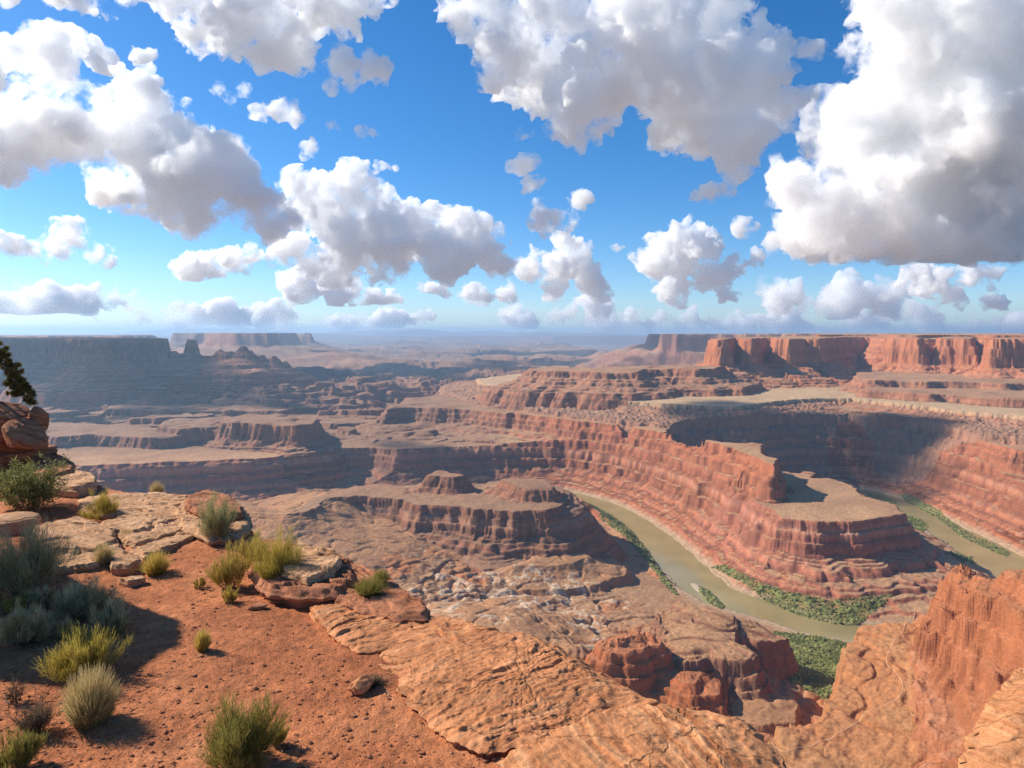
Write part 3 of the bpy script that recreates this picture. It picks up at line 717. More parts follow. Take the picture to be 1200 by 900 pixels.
for q, (px, py, w_, D_, lb) in enumerate([
        (365, 178, 9, 12000, 'tiny scrap of cloud over the notch between the two left clouds'), (448, 196, 8, 14000, 'tiny scrap of cloud over the domes of the heaped cloud'),
        (610, 160, 8, 12000, 'tiny scrap of cloud under the left lobe of the broad ragged cloud'), (612, 190, 7, 12000, 'tiniest scrap of cloud above the broken ring of puffs'),
        (722, 290, 7, 15000, 'tiny scrap of cloud left of the upright domed one'), (835, 222, 12, 12000, 'wispy scrap hanging under the broad ragged cloud'),
        (950, 60, 9, 12000, 'tiny scrap of cloud in the blue gap between the two big clouds'), (170, 66, 11, 12000, 'small scrap under the wide bright cloud at the left'),
        (395, 96, 9, 12000, 'small scrap under the small torn cloud'), (205, 262, 7, 12000, 'tiny scrap under the belly of the long slanting cloud'),
        (740, 372, 9, 26000, 'small pale puff low over the horizon right of the middle'), (560, 352, 9, 26000, 'small pale puff under the heaped cloud')]):
    r_ = np.random.default_rng(200 + q)
    cloud([(px + r_.normal() * w_ * .9, py + r_.normal() * w_ * .35, w_ * r_.uniform(.45, .75)) for _ in range(5)] + [(px, py, w_ * .8)], D_, lb, 200 + q, vox=1.3, puff=.55)
# unseen clouds added overhead to shade wall, gorge, benches, far plain and left mesa
def overhead(gx_, gy_, w, dpt, label, seed, zc=3500):
    t = (zc - 250) / SUN.z
    c = (gx_ + SUN.x * t, gy_ + SUN.y * t)
    r = np.random.default_rng(seed)
    Dd = c[1]; k = Dd / F
    bl_ = [(600 + (c[0] + r.uniform(-w, w) * .7) / k, 390 - (zc + r.uniform(-120, 120) - CAM_Z) / k, r.uniform(.25, .42) * min(w, dpt) / k) for _ in range(26)]
    cloud(bl_, Dd, label, seed, vox=3.2, thick=dpt / min(w, dpt) * 2.2)
overhead(1240, 2730, 560, 250, 'flat cloud high over the canyon that shades the right-hand wall', 31)
overhead(-350, 2720, 620, 130, 'narrow flat cloud added out of view to shade the inner gorge', 33)
overhead(-1900, 3700, 1000, 220, 'long thin cloud added out of view to shade the benches west of the river', 35)
overhead(-1500, 6300, 1700, 500, 'long flat cloud added out of view to shade the far plain', 34, 3900)
overhead(-2900, 4900, 1700, 900, 'flat cloud high over the canyon that shades the big left mesa', 32)

# ------------------------------------------------------------------ along the river: track, sandbar, thickets
def Hs(x, y):
    x = np.asarray(x, float); y = np.asarray(y, float)
    c = (x / y * F + 600 - cols[0]) / (cols[1] - cols[0])
    j = np.clip(np.searchsorted(rows, y) - 1, 0, NR - 2)
    fy = np.clip((y - rows[j]) / (rows[j + 1] - rows[j]), 0, 1)
    c = np.clip(c, 0, NC - 1.01); i = c.astype(int); fx = c - i
    return (H[j, i] * (1 - fx) + H[j, i + 1] * fx) * (1 - fy) + (H[j + 1, i] * (1 - fx) + H[j + 1, i + 1] * fx) * fy

def on_terrain(px, py):
    i = int(round((px - cols[0]) / (cols[1] - cols[0])))
    q = 390 + F * (CAM_Z - H[:, i]) / rows
    j = int(np.argmax(q <= py))
    return (px - 600) / F * rows[j], rows[j]

trk = [on_terrain(*q) for q in [(1104, 694), (1090, 703), (1072, 720), (1060, 735), (1048, 752), (1040, 768), (1041, 780), (1052, 791), (1058, 803), (1055, 815), (1040, 825), (1016, 835), (1000, 850), (976, 866), (942, 877), (915, 880), (890, 884)]]
tc_ = catmull([(a, b, 0) for a, b in trk], 14)[:, :2]
tt_ = np.gradient(tc_, axis=0); tt_ /= np.linalg.norm(tt_, axis=1)[:, None] + 1e-9
tn_ = np.c_[-tt_[:, 1], tt_[:, 0]]
tv = []
for s_ in (-1, -.4, .4, 1):
    wob = 1 + .25 * p2(np.arange(len(tc_)) * .31, np.full(len(tc_), s_), 4)
    p = tc_ + tn_ * (1.15 * s_ * wob)[:, None]
    tv.append(np.c_[p, Hs(p[:, 0], p[:, 1]) + (.45 if abs(s_) < 1 else .1)])
m_trk, n, l, b_ = new_mat('pale dust')
b_.inputs['Base Color'].default_value = (.50, .245, .12, 1)
tag(mesh_obj('dirt_track', np.stack(tv, 1).reshape(-1, 3), grid_faces(len(tc_), 4), m_trk), kind='structure')

th = np.linspace(0, 2 * np.pi, 40, endpoint=False)
sb = []
A_, B_ = np.array(P(810, 682, 0)[:2]), np.array(P(850, 718, 0)[:2])
ax_ = B_ - A_; L_ = np.linalg.norm(ax_); ax_ /= L_; nx_ = np.array([-ax_[1], ax_[0]])
for rr, zz_ in ((0, 1.3), (.5, 1.1), (.8, .7), (1, -.4)):
    sb.append(np.c_[(A_ + B_) / 2 + np.outer(np.cos(th) * rr * L_ / 2, ax_) + np.outer(np.sin(th) * rr * 15 * (1 + .3 * np.cos(th * 2)), nx_), np.full(40, zz_)])
sbv = np.stack(sb); sbf = []
for a in range(3):
    for c in range(40):
        sbf.append((a * 40 + c, (a + 1) * 40 + c, (a + 1) * 40 + (c + 1) % 40, a * 40 + (c + 1) % 40))
m_sand, n, l, b_ = new_mat('river sand')
b_.inputs['Base Color'].default_value = (.48, .37, .25, 1)
tag(mesh_obj('sandbar', sbv.reshape(-1, 3), np.array(sbf), m_sand), kind='structure')

gv, gf, gc = [], [], []; off = 0
I1V, I1F = ico(1)
vr = np.random.default_rng(21)
for poly, num in VEG:
    wp = np.array([P(a, b, 3)[:2] for a, b in poly])
    x = vr.uniform(wp[:, 0].min(), wp[:, 0].max(), num * 6); y = vr.uniform(wp[:, 1].min(), wp[:, 1].max(), num * 6)
    m = inpoly(x, y, wp) & (p2(x / 30, y / 30, 3) + p2(x / 9, y / 9, 5) * .5 > -.6)
    x, y = x[m][:int(num * 2.2)], y[m][:int(num * 2.2)]
    z = Hs(x, y)
    m = z < 24
    for a, b, c in zip(x[m], y[m], np.maximum(z[m], 0)):
        pn = float(p2(np.float32(a / 26), np.float32(b / 26), 3)) if False else math.sin(a * .07 + 1.7 * math.sin(b * .05)) * math.sin(b * .09 + 1.3 * math.sin(a * .045))
        R = vr.uniform(.8, 2.1) * (1 + 1.2 * vr.random() ** 5) * (1 + .35 * pn)
        sv = I1V * (R * vr.uniform(.75, 1.25, size=(len(I1V), 1))) * np.array([1, 1, vr.uniform(.6, .95)]) + (a, b, c + R * .35)
        gv.append(sv); gf.append(I1F + off); off += len(I1V)
        g = min(1, max(0, .45 + .45 * pn + vr.normal() * .22))
        gc.append(np.tile(np.array([.15, .18, .05]) * (1 - g) + np.array([.38, .37, .13]) * g, (len(I1V), 1)))
def leaf_mat(name, trans=.25, rough=.7):
    m, n, l, b = new_mat(name)
    at = n.new('ShaderNodeVertexColor'); at.layer_name = 'tone'
    l.new(at.outputs[0], b.inputs['Base Color']); b.inputs['Roughness'].default_value = rough
    tr = n.new('ShaderNodeBsdfTranslucent'); l.new(at.outputs[0], tr.inputs['Color'])
    mi = n.new('ShaderNodeMixShader'); mi.inputs[0].default_value = trans
    l.new(b.outputs[0], mi.inputs[1]); l.new(tr.outputs[0], mi.inputs[2])
    l.new(mi.outputs[0], [q for q in n if q.type == 'OUTPUT_MATERIAL'][0].inputs['Surface'])
    return m
m_leaf = leaf_mat('leaves and green stems', .38)
tag(mesh_obj('riverside_thicket', np.concatenate(gv), np.concatenate(gf), m_leaf, color=np.concatenate(gc), smooth=False), kind='stuff')
print('river', time.time() - T0)

# ------------------------------------------------------------------ the rim we stand on
GZ = CAM_Z - 4.0
def G(px, py, h=0.0):                # a point h metres above the rim soil seen at this photo pixel
    y = F * (4.0 - h) / (py - 390.0)
    return ((px - 600.0) / F * y, y, GZ + h)

def soil(x, y):
    return GZ + .07 * p2(x / 2.3, y / 2.3, 4) + .03 * p2(x / .8, y / .8, 6) - .02

edge_px = [(-420, 545), (-120, 540), (0, 541), (60, 543), (95, 556), (120, 570), (180, 577), (215, 579), (245, 580), (272, 592), (286, 608), (300, 632), (345, 646), (395, 652), (440, 684), (490, 715), (560, 735), (620, 741), (668, 770), (755, 822), (870, 850), (912, 890), (935, 910), (1010, 1100)]
edge = [G(*q)[:2] for q in edge_px] + [(2.2, 2.2), (-16, 2.2)]
def near_sdf(x, y, p):
    p = np.array(p); best = np.full(x.shape, 1e9); ins = np.zeros(x.shape, bool)
    for k in range(len(p)):
        a = p[k]; b = p[(k + 1) % len(p)]; e = b - a
        t = np.clip(((x - a[0]) * e[0] + (y - a[1]) * e[1]) / (e @ e + 1e-12), 0, 1)
        best = np.minimum(best, (x - a[0] - t * e[0]) ** 2 + (y - a[1] - t * e[1]) ** 2)
        if a[1] != b[1]:
            c = (a[1] > y) != (b[1] > y)
            ins ^= c & (x < (b[0] - a[0]) * (y - a[1]) / (b[1] - a[1]) + a[0])
    d = np.sqrt(best)
    return np.where(ins, d, -d)
fpx = np.linspace(-330, 1080, 900); fy_ = 3.6 * np.exp(np.linspace(0, math.log(23.0 / 3.6), 620))
fY = np.repeat(fy_[:, None], 900, 1); fX = (fpx[None, :] - 600) / F * fY
e_ = near_sdf(fX, fY, edge) + .10 * p2(fX / .5, fY / .5, 3) + .05 * p2(fX / .17, fY / .17, 5)
fz = soil(fX, fY) + .010 * p2(fX / .11, fY / .11, 9) + .006 * p2(fX / .045, fY / .045, 10)
dn = np.clip(-e_, 0, None)
fz = fz - np.where(dn > 0, .15 + dn * 3.2 + .35 * np.floor(dn / .3), 0) * sstep(0, .06, dn)
fz = np.maximum(fz, GZ - 14)
m_soil, n, l, b_ = new_mat('red sandy soil')
ge = n.new('ShaderNodeNewGeometry')
sb_ = n.new('ShaderNodeVectorMath'); sb_.operation = 'SUBTRACT'; sb_.inputs[1].default_value = (0, 0, GZ)
l.new(ge.outputs['Position'], sb_.inputs[0])
def noise(n, l, vec, scale, detail=4, rough=.6):
    q = n.new('ShaderNodeTexNoise'); q.inputs['Scale'].default_value = scale; q.inputs['Detail'].default_value = detail; q.inputs['Roughness'].default_value = rough
    l.new(vec, q.inputs['Vector']); return q
def ramp(n, l, fac, stops):
    q = n.new('ShaderNodeValToRGB')
    while len(q.color_ramp.elements) < len(stops): q.color_ramp.elements.new(.5)
    for e, (p, c) in zip(q.color_ramp.elements, stops): e.position = p; e.color = (*c, 1)
    l.new(fac, q.inputs['Fac']); return q
def mixc(n, l, fac, a, b, mode='MIX'):
    q = n.new('ShaderNodeMix'); q.data_type = 'RGBA'; q.blend_type = mode
    if isinstance(fac, float): q.inputs['Factor'].default_value = fac
    else: l.new(fac, q.inputs['Factor'])
    l.new(a, q.inputs['A']); l.new(b, q.inputs['B']); return q
big = noise(n, l, sb_.outputs[0], .55, 4); mid = noise(n, l, sb_.outputs[0], 5, 5, .7); fin = noise(n, l, sb_.outputs[0], 42, 4, .7)
c1 = ramp(n, l, big.outputs['Fac'], [(.3, (.31, .105, .045)), (.5, (.53, .19, .08)), (.7, (.62, .26, .12))])
c2 = ramp(n, l, mid.outputs['Fac'], [(.3, (.62, .6, .58)), (.7, (1.25, 1.2, 1.15))])
c3 = ramp(n, l, fin.outputs['Fac'], [(.32, (.45, .45, .45)), (.5, (1, 1, 1)), (.68, (1.3, 1.3, 1.3))])
q1 = mixc(n, l, 1.0, c1.outputs[0], c2.outputs[0], 'MULTIPLY'); q2 = mixc(n, l, .8, q1.outputs['Result'], c3.outputs[0], 'MULTIPLY')
l.new(q2.outputs['Result'], b_.inputs['Base Color'])
bu = n.new('ShaderNodeBump'); bu.inputs['Strength'].default_value = .8; bu.inputs['Distance'].default_value = .03
ad = n.new('ShaderNodeMath'); ad.operation = 'ADD'; l.new(mid.outputs['Fac'], ad.inputs[0]); l.new(fin.outputs['Fac'], ad.inputs[1])
l.new(ad.outputs[0], bu.inputs['Height']); l.new(bu.outputs[0], b_.inputs['Normal'])
tag(mesh_obj('ground', np.stack([fX, fY, fz], -1).reshape(-1, 3), grid_faces(620, 900), m_soil), kind='structure')

def rock_mat(name, cols_, bed=(.25, .45, .85), bands=9.0, knob=0.0):
    m, n, l, b = new_mat(name)
    ge = n.new('ShaderNodeNewGeometry'); su = n.new('ShaderNodeVectorMath'); su.operation = 'SUBTRACT'; su.inputs[1].default_value = (0, 0, GZ)
    l.new(ge.outputs['Position'], su.inputs[0]); v = su.outputs[0]
    dt = n.new('ShaderNodeVectorMath'); dt.operation = 'DOT_PRODUCT'; dt.inputs[1].default_value = Vector(bed).normalized()
    wob = noise(n, l, v, 1.1, 3)
    l.new(v, dt.inputs[0])
    ma = n.new('ShaderNodeMath'); ma.operation = 'MULTIPLY_ADD'; ma.inputs[1].default_value = .35
    l.new(wob.outputs['Fac'], ma.inputs[0]); l.new(dt.outputs['Value'], ma.inputs[2])
    cb = n.new('ShaderNodeCombineXYZ'); l.new(ma.outputs[0], cb.inputs[0])
    bn = n.new('ShaderNodeTexNoise'); bn.inputs['Scale'].default_value = bands; bn.inputs['Detail'].default_value = 5; bn.inputs['Roughness'].default_value = .7
    l.new(cb.outputs[0], bn.inputs['Vector'])
    c1 = ramp(n, l, bn.outputs['Fac'], [(.28, cols_[0]), (.42, cols_[1]), (.56, cols_[2]), (.72, cols_[3])])
    bl = noise(n, l, v, 2.0, 5, .65); fi = noise(n, l, v, 36, 4, .7)
    c2 = ramp(n, l, bl.outputs['Fac'], [(.3, (.68, .62, .58)), (.7, (1.22, 1.2, 1.18))])
    c3 = ramp(n, l, fi.outputs['Fac'], [(.3, (.7, .7, .7)), (.7, (1.18, 1.18, 1.18))])
    q1 = mixc(n, l, 1.0, c1.outputs[0], c2.outputs[0], 'MULTIPLY'); q2 = mixc(n, l, .8, q1.outputs['Result'], c3.outputs[0], 'MULTIPLY')
    wv_ = noise(n, l, v, 2.6, 3)
    w1 = n.new('ShaderNodeVectorMath'); w1.operation = 'SCALE'; w1.inputs['Scale'].default_value = .5; l.new(wv_.outputs['Color'], w1.inputs[0])
    w2 = n.new('ShaderNodeVectorMath'); w2.operation = 'MULTIPLY'; w2.inputs[1].default_value = (.75, 1.6, 2.2); l.new(v, w2.inputs[0])
    w3 = n.new('ShaderNodeVectorMath'); w3.operation = 'ADD'; l.new(w2.outputs[0], w3.inputs[0]); l.new(w1.outputs[0], w3.inputs[1])
    vo = n.new('ShaderNodeTexVoronoi'); vo.feature = 'DISTANCE_TO_EDGE'; vo.inputs['Scale'].default_value = .95; l.new(w3.outputs[0], vo.inputs['Vector'])
    cr = ramp(n, l, vo.outputs['Distance'], [(.0, (0, 0, 0)), (.022, (1, 1, 1))])
    ck_ = n.new('ShaderNodeMapRange'); ck_.inputs['To Min'].default_value = .6; ck_.inputs['To Max'].default_value = 1; l.new(cr.outputs[0], ck_.inputs['Value'])
    q3 = n.new('ShaderNodeVectorMath'); q3.operation = 'SCALE'; l.new(q2.outputs['Result'], q3.inputs[0]); l.new(ck_.outputs[0], q3.inputs['Scale'])
    l.new(q3.outputs[0], b.inputs['Base Color'])
    a1 = n.new('ShaderNodeMath'); a1.operation = 'MULTIPLY_ADD'; a1.inputs[1].default_value = 2.2
    l.new(bn.outputs['Fac'], a1.inputs[0]); l.new(fi.outputs['Fac'], a1.inputs[2])
    a0 = n.new('ShaderNodeMath'); a0.operation = 'MULTIPLY_ADD'; a0.inputs[1].default_value = .9; l.new(cr.outputs[0], a0.inputs[0]); l.new(bl.outputs['Fac'], a0.inputs[2])
    a2 = n.new('ShaderNodeMath'); a2.operation = 'ADD'; l.new(a1.outputs[0], a2.inputs[0]); l.new(a0.outputs[0], a2.inputs[1])
    bu = n.new('ShaderNodeBump'); bu.inputs['Strength'].default_value = .6; bu.inputs['Distance'].default_value = .022
    l.new(a2.outputs[0], bu.inputs['Height']); l.new(bu.outputs[0], b.inputs['Normal'])
    return m
m_red = rock_mat('red layered sandstone', [(.16, .05, .025), (.34, .125, .06), (.46, .20, .105), (.55, .30, .18)], (.15, .3, .95), 11)
m_pale = rock_mat('pale cross bedded sandstone', [(.30, .135, .06), (.50, .27, .14), (.60, .36, .20), (.66, .44, .27)], (.35, .62, .7), 7)
m_slick = rock_mat('orange slickrock', [(.36, .125, .05), (.52, .205, .085), (.59, .27, .125), (.63, .34, .185)], (-.45, .6, .66), 8)
m_face = rock_mat('banded tan sandstone', [(.22, .08, .035), (.47, .185, .075), (.58, .28, .13), (.63, .36, .195)], (.62, .28, .73), 9)

def slab(label, outline, h, mat, base=-.35, dome=.0, bed=(.15, .3, .95), steps=((.16, .05), (.06, .02)), knob=0.0, seed=1, nt=300, nr=50, ns=56, undercut=.12, edge_r=.045, rough=1.0, tilt=(0, 0), group='sandstone ledges along the canyon rim'):
    """a ledge of bedrock: its top outline (photo pixels at height h) extruded down through layered sides"""
    poly = np.array([G(a, b, h)[:2] for a, b in outline])
    c = poly.mean(0)
    # area centroid keeps long slabs balanced
    th = np.linspace(0, 2 * np.pi, nt, endpoint=False)
    R = np.zeros(nt)
    for k in range(len(poly)):
        a = poly[k] - c; b = poly[(k + 1) % len(poly)] - c; e = b - a
        dx, dy = np.cos(th), np.sin(th)
        den = dx * e[1] - dy * e[0]
        with np.errstate(divide='ignore', invalid='ignore'):
            t = (a[0] * e[1] - a[1] * e[0]) / den; u = (a[0] * dy - a[1] * dx) / den
        ok = (np.abs(den) > 1e-9) & (u >= -1e-6) & (u <= 1 + 1e-6) & (t > 0)
        R = np.where(ok & (t > R), t, R)
    R = np.where(R < 1e-4, R.max() * .3, R)
    size = R.mean()
    R = R * (1 + .05 * rough * p2(np.cos(th) * size / .3, np.sin(th) * size / .3, seed) + .035 * rough * p2(np.cos(th) * size / .09, np.sin(th) * size / .09, seed + 2))
    rr = np.concatenate([[.001], 1 - (1 - np.linspace(.04, 1, nr)) ** 1.35])
    X = c[0] + np.outer(rr, np.cos(th) * R); Y = c[1] + np.outer(rr, np.sin(th) * R)
    er = sstep(1 - edge_r * 2.2, 1.0, rr)[:, None]
    Z = GZ + h + dome * (1 - rr[:, None] ** 2) - er * min(h * .45, .10) + tilt[0] * (X - c[0]) + tilt[1] * (Y - c[1])
    # sides
    q = np.linspace(0, 1, ns + 1)[1:] ** 1.7
    zs = Z[-1:, :] + (GZ + base - Z[-1:, :]) * q[:, None]
    lay = 1.6 * p2(zs / .085 + 31, np.full_like(zs, seed * 1.7), seed) + .6 * p2(zs / .035 + 7, np.full_like(zs, seed * 2.3), seed + 1)
    hsh = np.random.default_rng(seed).uniform(-1, 1, 400)
    li = zs / .062 + .5 * p2(np.cos(th) * size / .5 + 0 * zs, np.sin(th) * size / .5 + 0 * zs, seed + 3)
    lay = .35 * lay + 1.1 * hsh[np.clip(np.floor(li - (GZ - 6) / .062).astype(int), 0, 399)]
    inn = undercut * (q[:, None] * .5 + .22 * lay) * min(1, size)
    Xs = c[0] + (np.cos(th) * R)[None, :] - np.cos(th)[None, :] * inn; Ys = c[1] + (np.sin(th) * R)[None, :] - np.sin(th)[None, :] * inn
    X = np.concatenate([X, Xs]); Y = np.concatenate([Y, Ys]); Z = np.concatenate([Z, zs])
    # bedding steps and weathering
    bn = np.array(bed) / np.linalg.norm(bed)
    bc = X * bn[0] + Y * bn[1] + (Z - GZ) * bn[2] + .08 * p2(X / .9, Y / .9, seed + 5)
    top = np.concatenate([np.ones(len(rr)), np.exp(-q * 5)])[:, None] * (1 - .75 * np.concatenate([er[:, 0], np.ones(ns) * .3]))[:, None]
    for T, am in steps:
        f = -bc / T + .75 * p2(X / .7, Y / .7, seed + 7) + .2 * p2(X / .2, Y / .2, seed + 8); f = f - np.floor(f)
        Z = Z + am * rough * np.clip(.55 + 1.1 * p2(X / .55, Y / .55, seed + 21 + int(T * 100)), .05, 1.3) * (f - sstep(.9, 1, f) - .4) * top
    Z = Z + rough * (.03 * p2(X / .6, Y / .6, seed + 9) + .016 * p2(X / .2, Y / .2, seed + 11) + .008 * p2(X / .07, Y / .07, seed + 13)) * np.concatenate([np.ones(len(rr)), np.ones(ns) * .5])[:, None]
    if knob: Z = Z + knob * np.abs(p2(X / .13, Y / .09, seed + 15)) * top + knob * .6 * np.abs(p2(X / .05, Y / .05, seed + 16)) * top
    X = X + .012 * p2(Y / .08, Z / .05, seed + 17) * rough; Y = Y + .012 * p2(X / .08, Z / .05, seed + 19) * rough
    nrow = X.shape[0]
    V = np.stack([X, Y, Z], -1).reshape(-1, 3)
    i = np.arange(nrow * nt).reshape(nrow, nt); j = np.roll(i, -1, 1)
    Fc = np.stack([i[:-1].ravel(), i[1:].ravel(), j[1:].ravel(), j[:-1].ravel()], 1)
    o = mesh_obj('rock_ledge', V, Fc, mat)
    tag(o, label, 'rock ledge', group)
    return o

IV5, IF5 = ico(6)
def boulder(label, center, radii, mat, seed=1, rot=0.0, tiltx=0.0, amp=.18, name='boulder', group=None, lay=.08, cat='boulder'):
    v = IV5.copy()
    d = 1 + amp * p3(v[:, 0] * 1.3, v[:, 1] * 1.3, v[:, 2] * 1.3, seed) + amp * .5 * p3(v[:, 0] * 3, v[:, 1] * 3, v[:, 2] * 3, seed + 1) + amp * .2 * p3(v[:, 0] * 8, v[:, 1] * 8, v[:, 2] * 8, seed + 2)
    # flatten a few facets
    r = np.random.default_rng(seed)
    for _ in range(16):
        f = r.normal(size=3); f /= np.linalg.norm(f); cut = r.uniform(.62, .9)
        dd = (v * d[:, None]) @ f
        d = np.where(dd > cut, d * (cut + (dd - cut) * .15) / np.maximum(dd, 1e-6), d)
    v = v * d[:, None]
    f = v[:, 2] * radii[2] / .13 + .6 * p3(v[:, 0] * 1.5, v[:, 1] * 1.5, v[:, 2], seed + 6)
    f = f - np.floor(f)
    v[:, :2] *= (1 - lay * sstep(.75, .95, f) * (1 - sstep(.95, 1, f)))[:, None]
    v = v * np.array(radii)
    ca, sa = math.cos(tiltx), math.sin(tiltx)
    v = np.c_[v[:, 0] * ca - v[:, 2] * sa, v[:, 1], v[:, 0] * sa + v[:, 2] * ca]
    ca, sa = math.cos(rot), math.sin(rot)
    v = np.c_[v[:, 0] * ca - v[:, 1] * sa, v[:, 0] * sa + v[:, 1] * ca, v[:, 2]] + np.array(center)
    o = mesh_obj(name, v, IF5, mat)
    tag(o, label, cat, group)
    return o
def B(px, py, y): return ((px - 600) / F * y, y, CAM_Z + (390 - py) * y / F)
boulder('big cracked red boulder heaped at the left edge under the juniper', B(-14, 498, 20.2), (1.55, 1.2, .85), m_red, 3, .3, -.18, .14)
boulder('slanting red boulder leaning on the cracked one, dark seam above it', B(30, 512, 19.6), (.62, .9, .46), m_red, 8, .2, -.65, .12)
boulder('small blocky red rock wedged behind the slanting boulder', B(46, 491, 20.6), (.28, .5, .42), m_red, 12, .5, .1, .16)
boulder('low dark rock base under the cracked red boulder', B(0, 541, 20.4), (1.9, 1.3, .5), m_red, 41, .2, .03, .14)
boulder('tall rounded boulder beyond the left edge that shades the sagebrush', (-10.9, 11.0, GZ + 2.0), (1.95, 2.2, 3.1), m_red, 15, .5, .05, .12)
boulder('pale rounded rock at the left edge above the shaded sagebrush', B(8, 622, 13.9), (.72, .5, .36), m_pale, 19, .3, .05, .12)

slab('red rock step directly below the slanting boulder', [(35, 535), (62, 527), (88, 541), (86, 551), (60, 557), (36, 552)], .32, m_red, seed=2, nt=160)
slab('flat pale slab at the head of the rock steps, nearest the cracked boulder', [(62, 556), (82, 547), (112, 556), (114, 565), (90, 571), (64, 570)], .24, m_pale, seed=3, nt=160)
slab('long thin ledge along the back of the rim, uppermost of the rock steps', [(90, 583), (130, 577), (178, 576), (222, 580), (230, 588), (175, 602), (128, 603), (96, 596)], .15, m_pale, seed=4)
slab('thin ledge below the yellow green bush, second of the rock steps', [(118, 610), (160, 598), (206, 592), (226, 598), (206, 609), (156, 622), (124, 621)], .14, m_pale, seed=5)
slab('thin ledge in the middle of the rock steps, beside bare red soil', [(136, 628), (186, 613), (224, 605), (230, 614), (196, 627), (156, 638)], .11, m_pale, seed=6)
slab('lowest thin ledge of the rock steps, ending by the tall grey green bush', [(150, 644), (198, 628), (224, 620), (228, 628), (200, 641), (168, 652)], .08, m_pale, seed=7)
slab('broad pale slab half in shade behind the clump of tan grass', [(40, 616), (92, 602), (128, 614), (140, 630), (116, 643), (62, 645), (40, 632)], .2, m_pale, seed=8)
slab('lower pale slab with its left half in shade, above the sagebrush', [(40, 650), (90, 643), (142, 637), (152, 650), (106, 661), (54, 667)], .12, m_pale, seed=9)
slab('small pale slab between the tan grass and the round tuft', [(128, 652), (150, 645), (166, 652), (152, 664), (130, 663)], .12, m_pale, seed=10, nt=160)
slab('jutting flat topped block at the tip of the rim behind the tall grey green bush', [(204, 596), (214, 584), (238, 577), (266, 582), (290, 598), (296, 612), (280, 626), (246, 628), (214, 616)], .2, m_pale, base=-1.6, seed=11, undercut=.25, bed=(.2, .5, .85), steps=((.14, .06), (.05, .02)))
slab('upper sheet of rock lying on the jutting block at the tip', [(216, 582), (236, 573), (262, 577), (284, 591), (286, 600), (262, 604), (232, 598), (216, 592)], .36, m_red, base=.1, seed=61, undercut=.18, bed=(.2, .5, .85), steps=((.12, .05), (.05, .02)))
slab('red ledge right of the sprawling yellow green bush', [(292, 634), (318, 628), (350, 636), (388, 643), (408, 655), (420, 672), (400, 694), (352, 694), (312, 690), (290, 664)], .22, m_red, base=-1.6, seed=12, undercut=.35, steps=((.14, .07), (.05, .025)), bed=(.1, .55, .8))
slab('upper sheet of rock lying on the red ledge beside the bush', [(322, 646), (352, 634), (386, 641), (402, 653), (392, 668), (360, 676), (330, 668)], .34, m_pale, base=.1, seed=62, undercut=.2, steps=((.12, .06), (.05, .025)), bed=(.2, .6, .75))
slab('long dark red ledge dropping toward the canyon with two olive tufts on it', [(384, 664), (402, 652), (432, 662), (470, 685), (504, 711), (498, 722), (470, 724), (420, 712), (386, 698)], .14, m_red, base=-2.2, seed=13, undercut=.3, steps=((.16, .08), (.06, .03)), bed=(.35, .5, .8))
slab('pale striped slab like stacked sheets in front of the dark red ledge', [(362, 712), (400, 692), (450, 697), (478, 716), (488, 740), (458, 758), (420, 764), (390, 744)], .06, m_slick, base=-.6, seed=14, bed=(-.5, .62, .55), steps=((.15, .035), (.05, .014)), dome=.0)
slab('low smooth ledge between the striped slab and the pebbly swell', [(450, 720), (520, 722), (562, 733), (600, 744), (570, 782), (490, 800), (440, 780)], .03, m_slick, base=-1.2, seed=15, dome=.06)
slab('broad pebbly orange swell of bare rock above the canyon', [(470, 776), (520, 748), (612, 737), (660, 758), (700, 786), (740, 808), (790, 830), (720, 856), (630, 880), (560, 884), (500, 850), (464, 808)], .035, m_slick, base=-2.4, rough=.9, seed=16, nt=420, nr=110, dome=.14, knob=.02, bed=(-.45, .6, .66), steps=((.33, .03), (.11, .014)), undercut=.3, edge_r=.06)
slab('large tan slab with grooved side at the front edge of the rim', [(576, 892), (630, 856), (700, 830), (780, 822), (872, 840), (900, 862), (922, 892), (938, 930), (900, 1000), (720, 1000), (610, 940)], .10, m_face, base=-3.0, seed=17, nt=460, nr=110, ns=60, dome=.10, bed=(.62, .28, .73), steps=((.27, .028), (.09, .012)), undercut=.35, edge_r=.05)
slab('tan rock shoulder rising into the lower right corner', [(1118, 915), (1150, 850), (1178, 803), (1206, 768), (1270, 730), (1420, 760), (1480, 980), (1300, 1100), (1130, 1010)], .15, m_face, base=-4.0, seed=18, nt=360, nr=90, ns=60, dome=.12, bed=(-.2, .5, .85), steps=((.2, .02), (.07, .012)), undercut=.5, edge_r=.2)
slab('thin pale flakes of rock beside the round golden tuft', [(138, 678), (165, 673), (172, 677), (150, 681)], .04, m_pale, base=-.15, seed=22, nt=80, nr=20)
boulder('flat loose stone below the sprawling yellow green bush', G(301, 711, .03), (.17, .08, .045), m_red, 30, .3, .1, .1, name='loose_stone', cat='stone')
boulder('reddish loose stone on the soil left of the pebbly swell', G(424, 802, .06), (.16, .12, .09), m_slick, 33, .1, .1, .2, name='loose_stone', cat='stone')

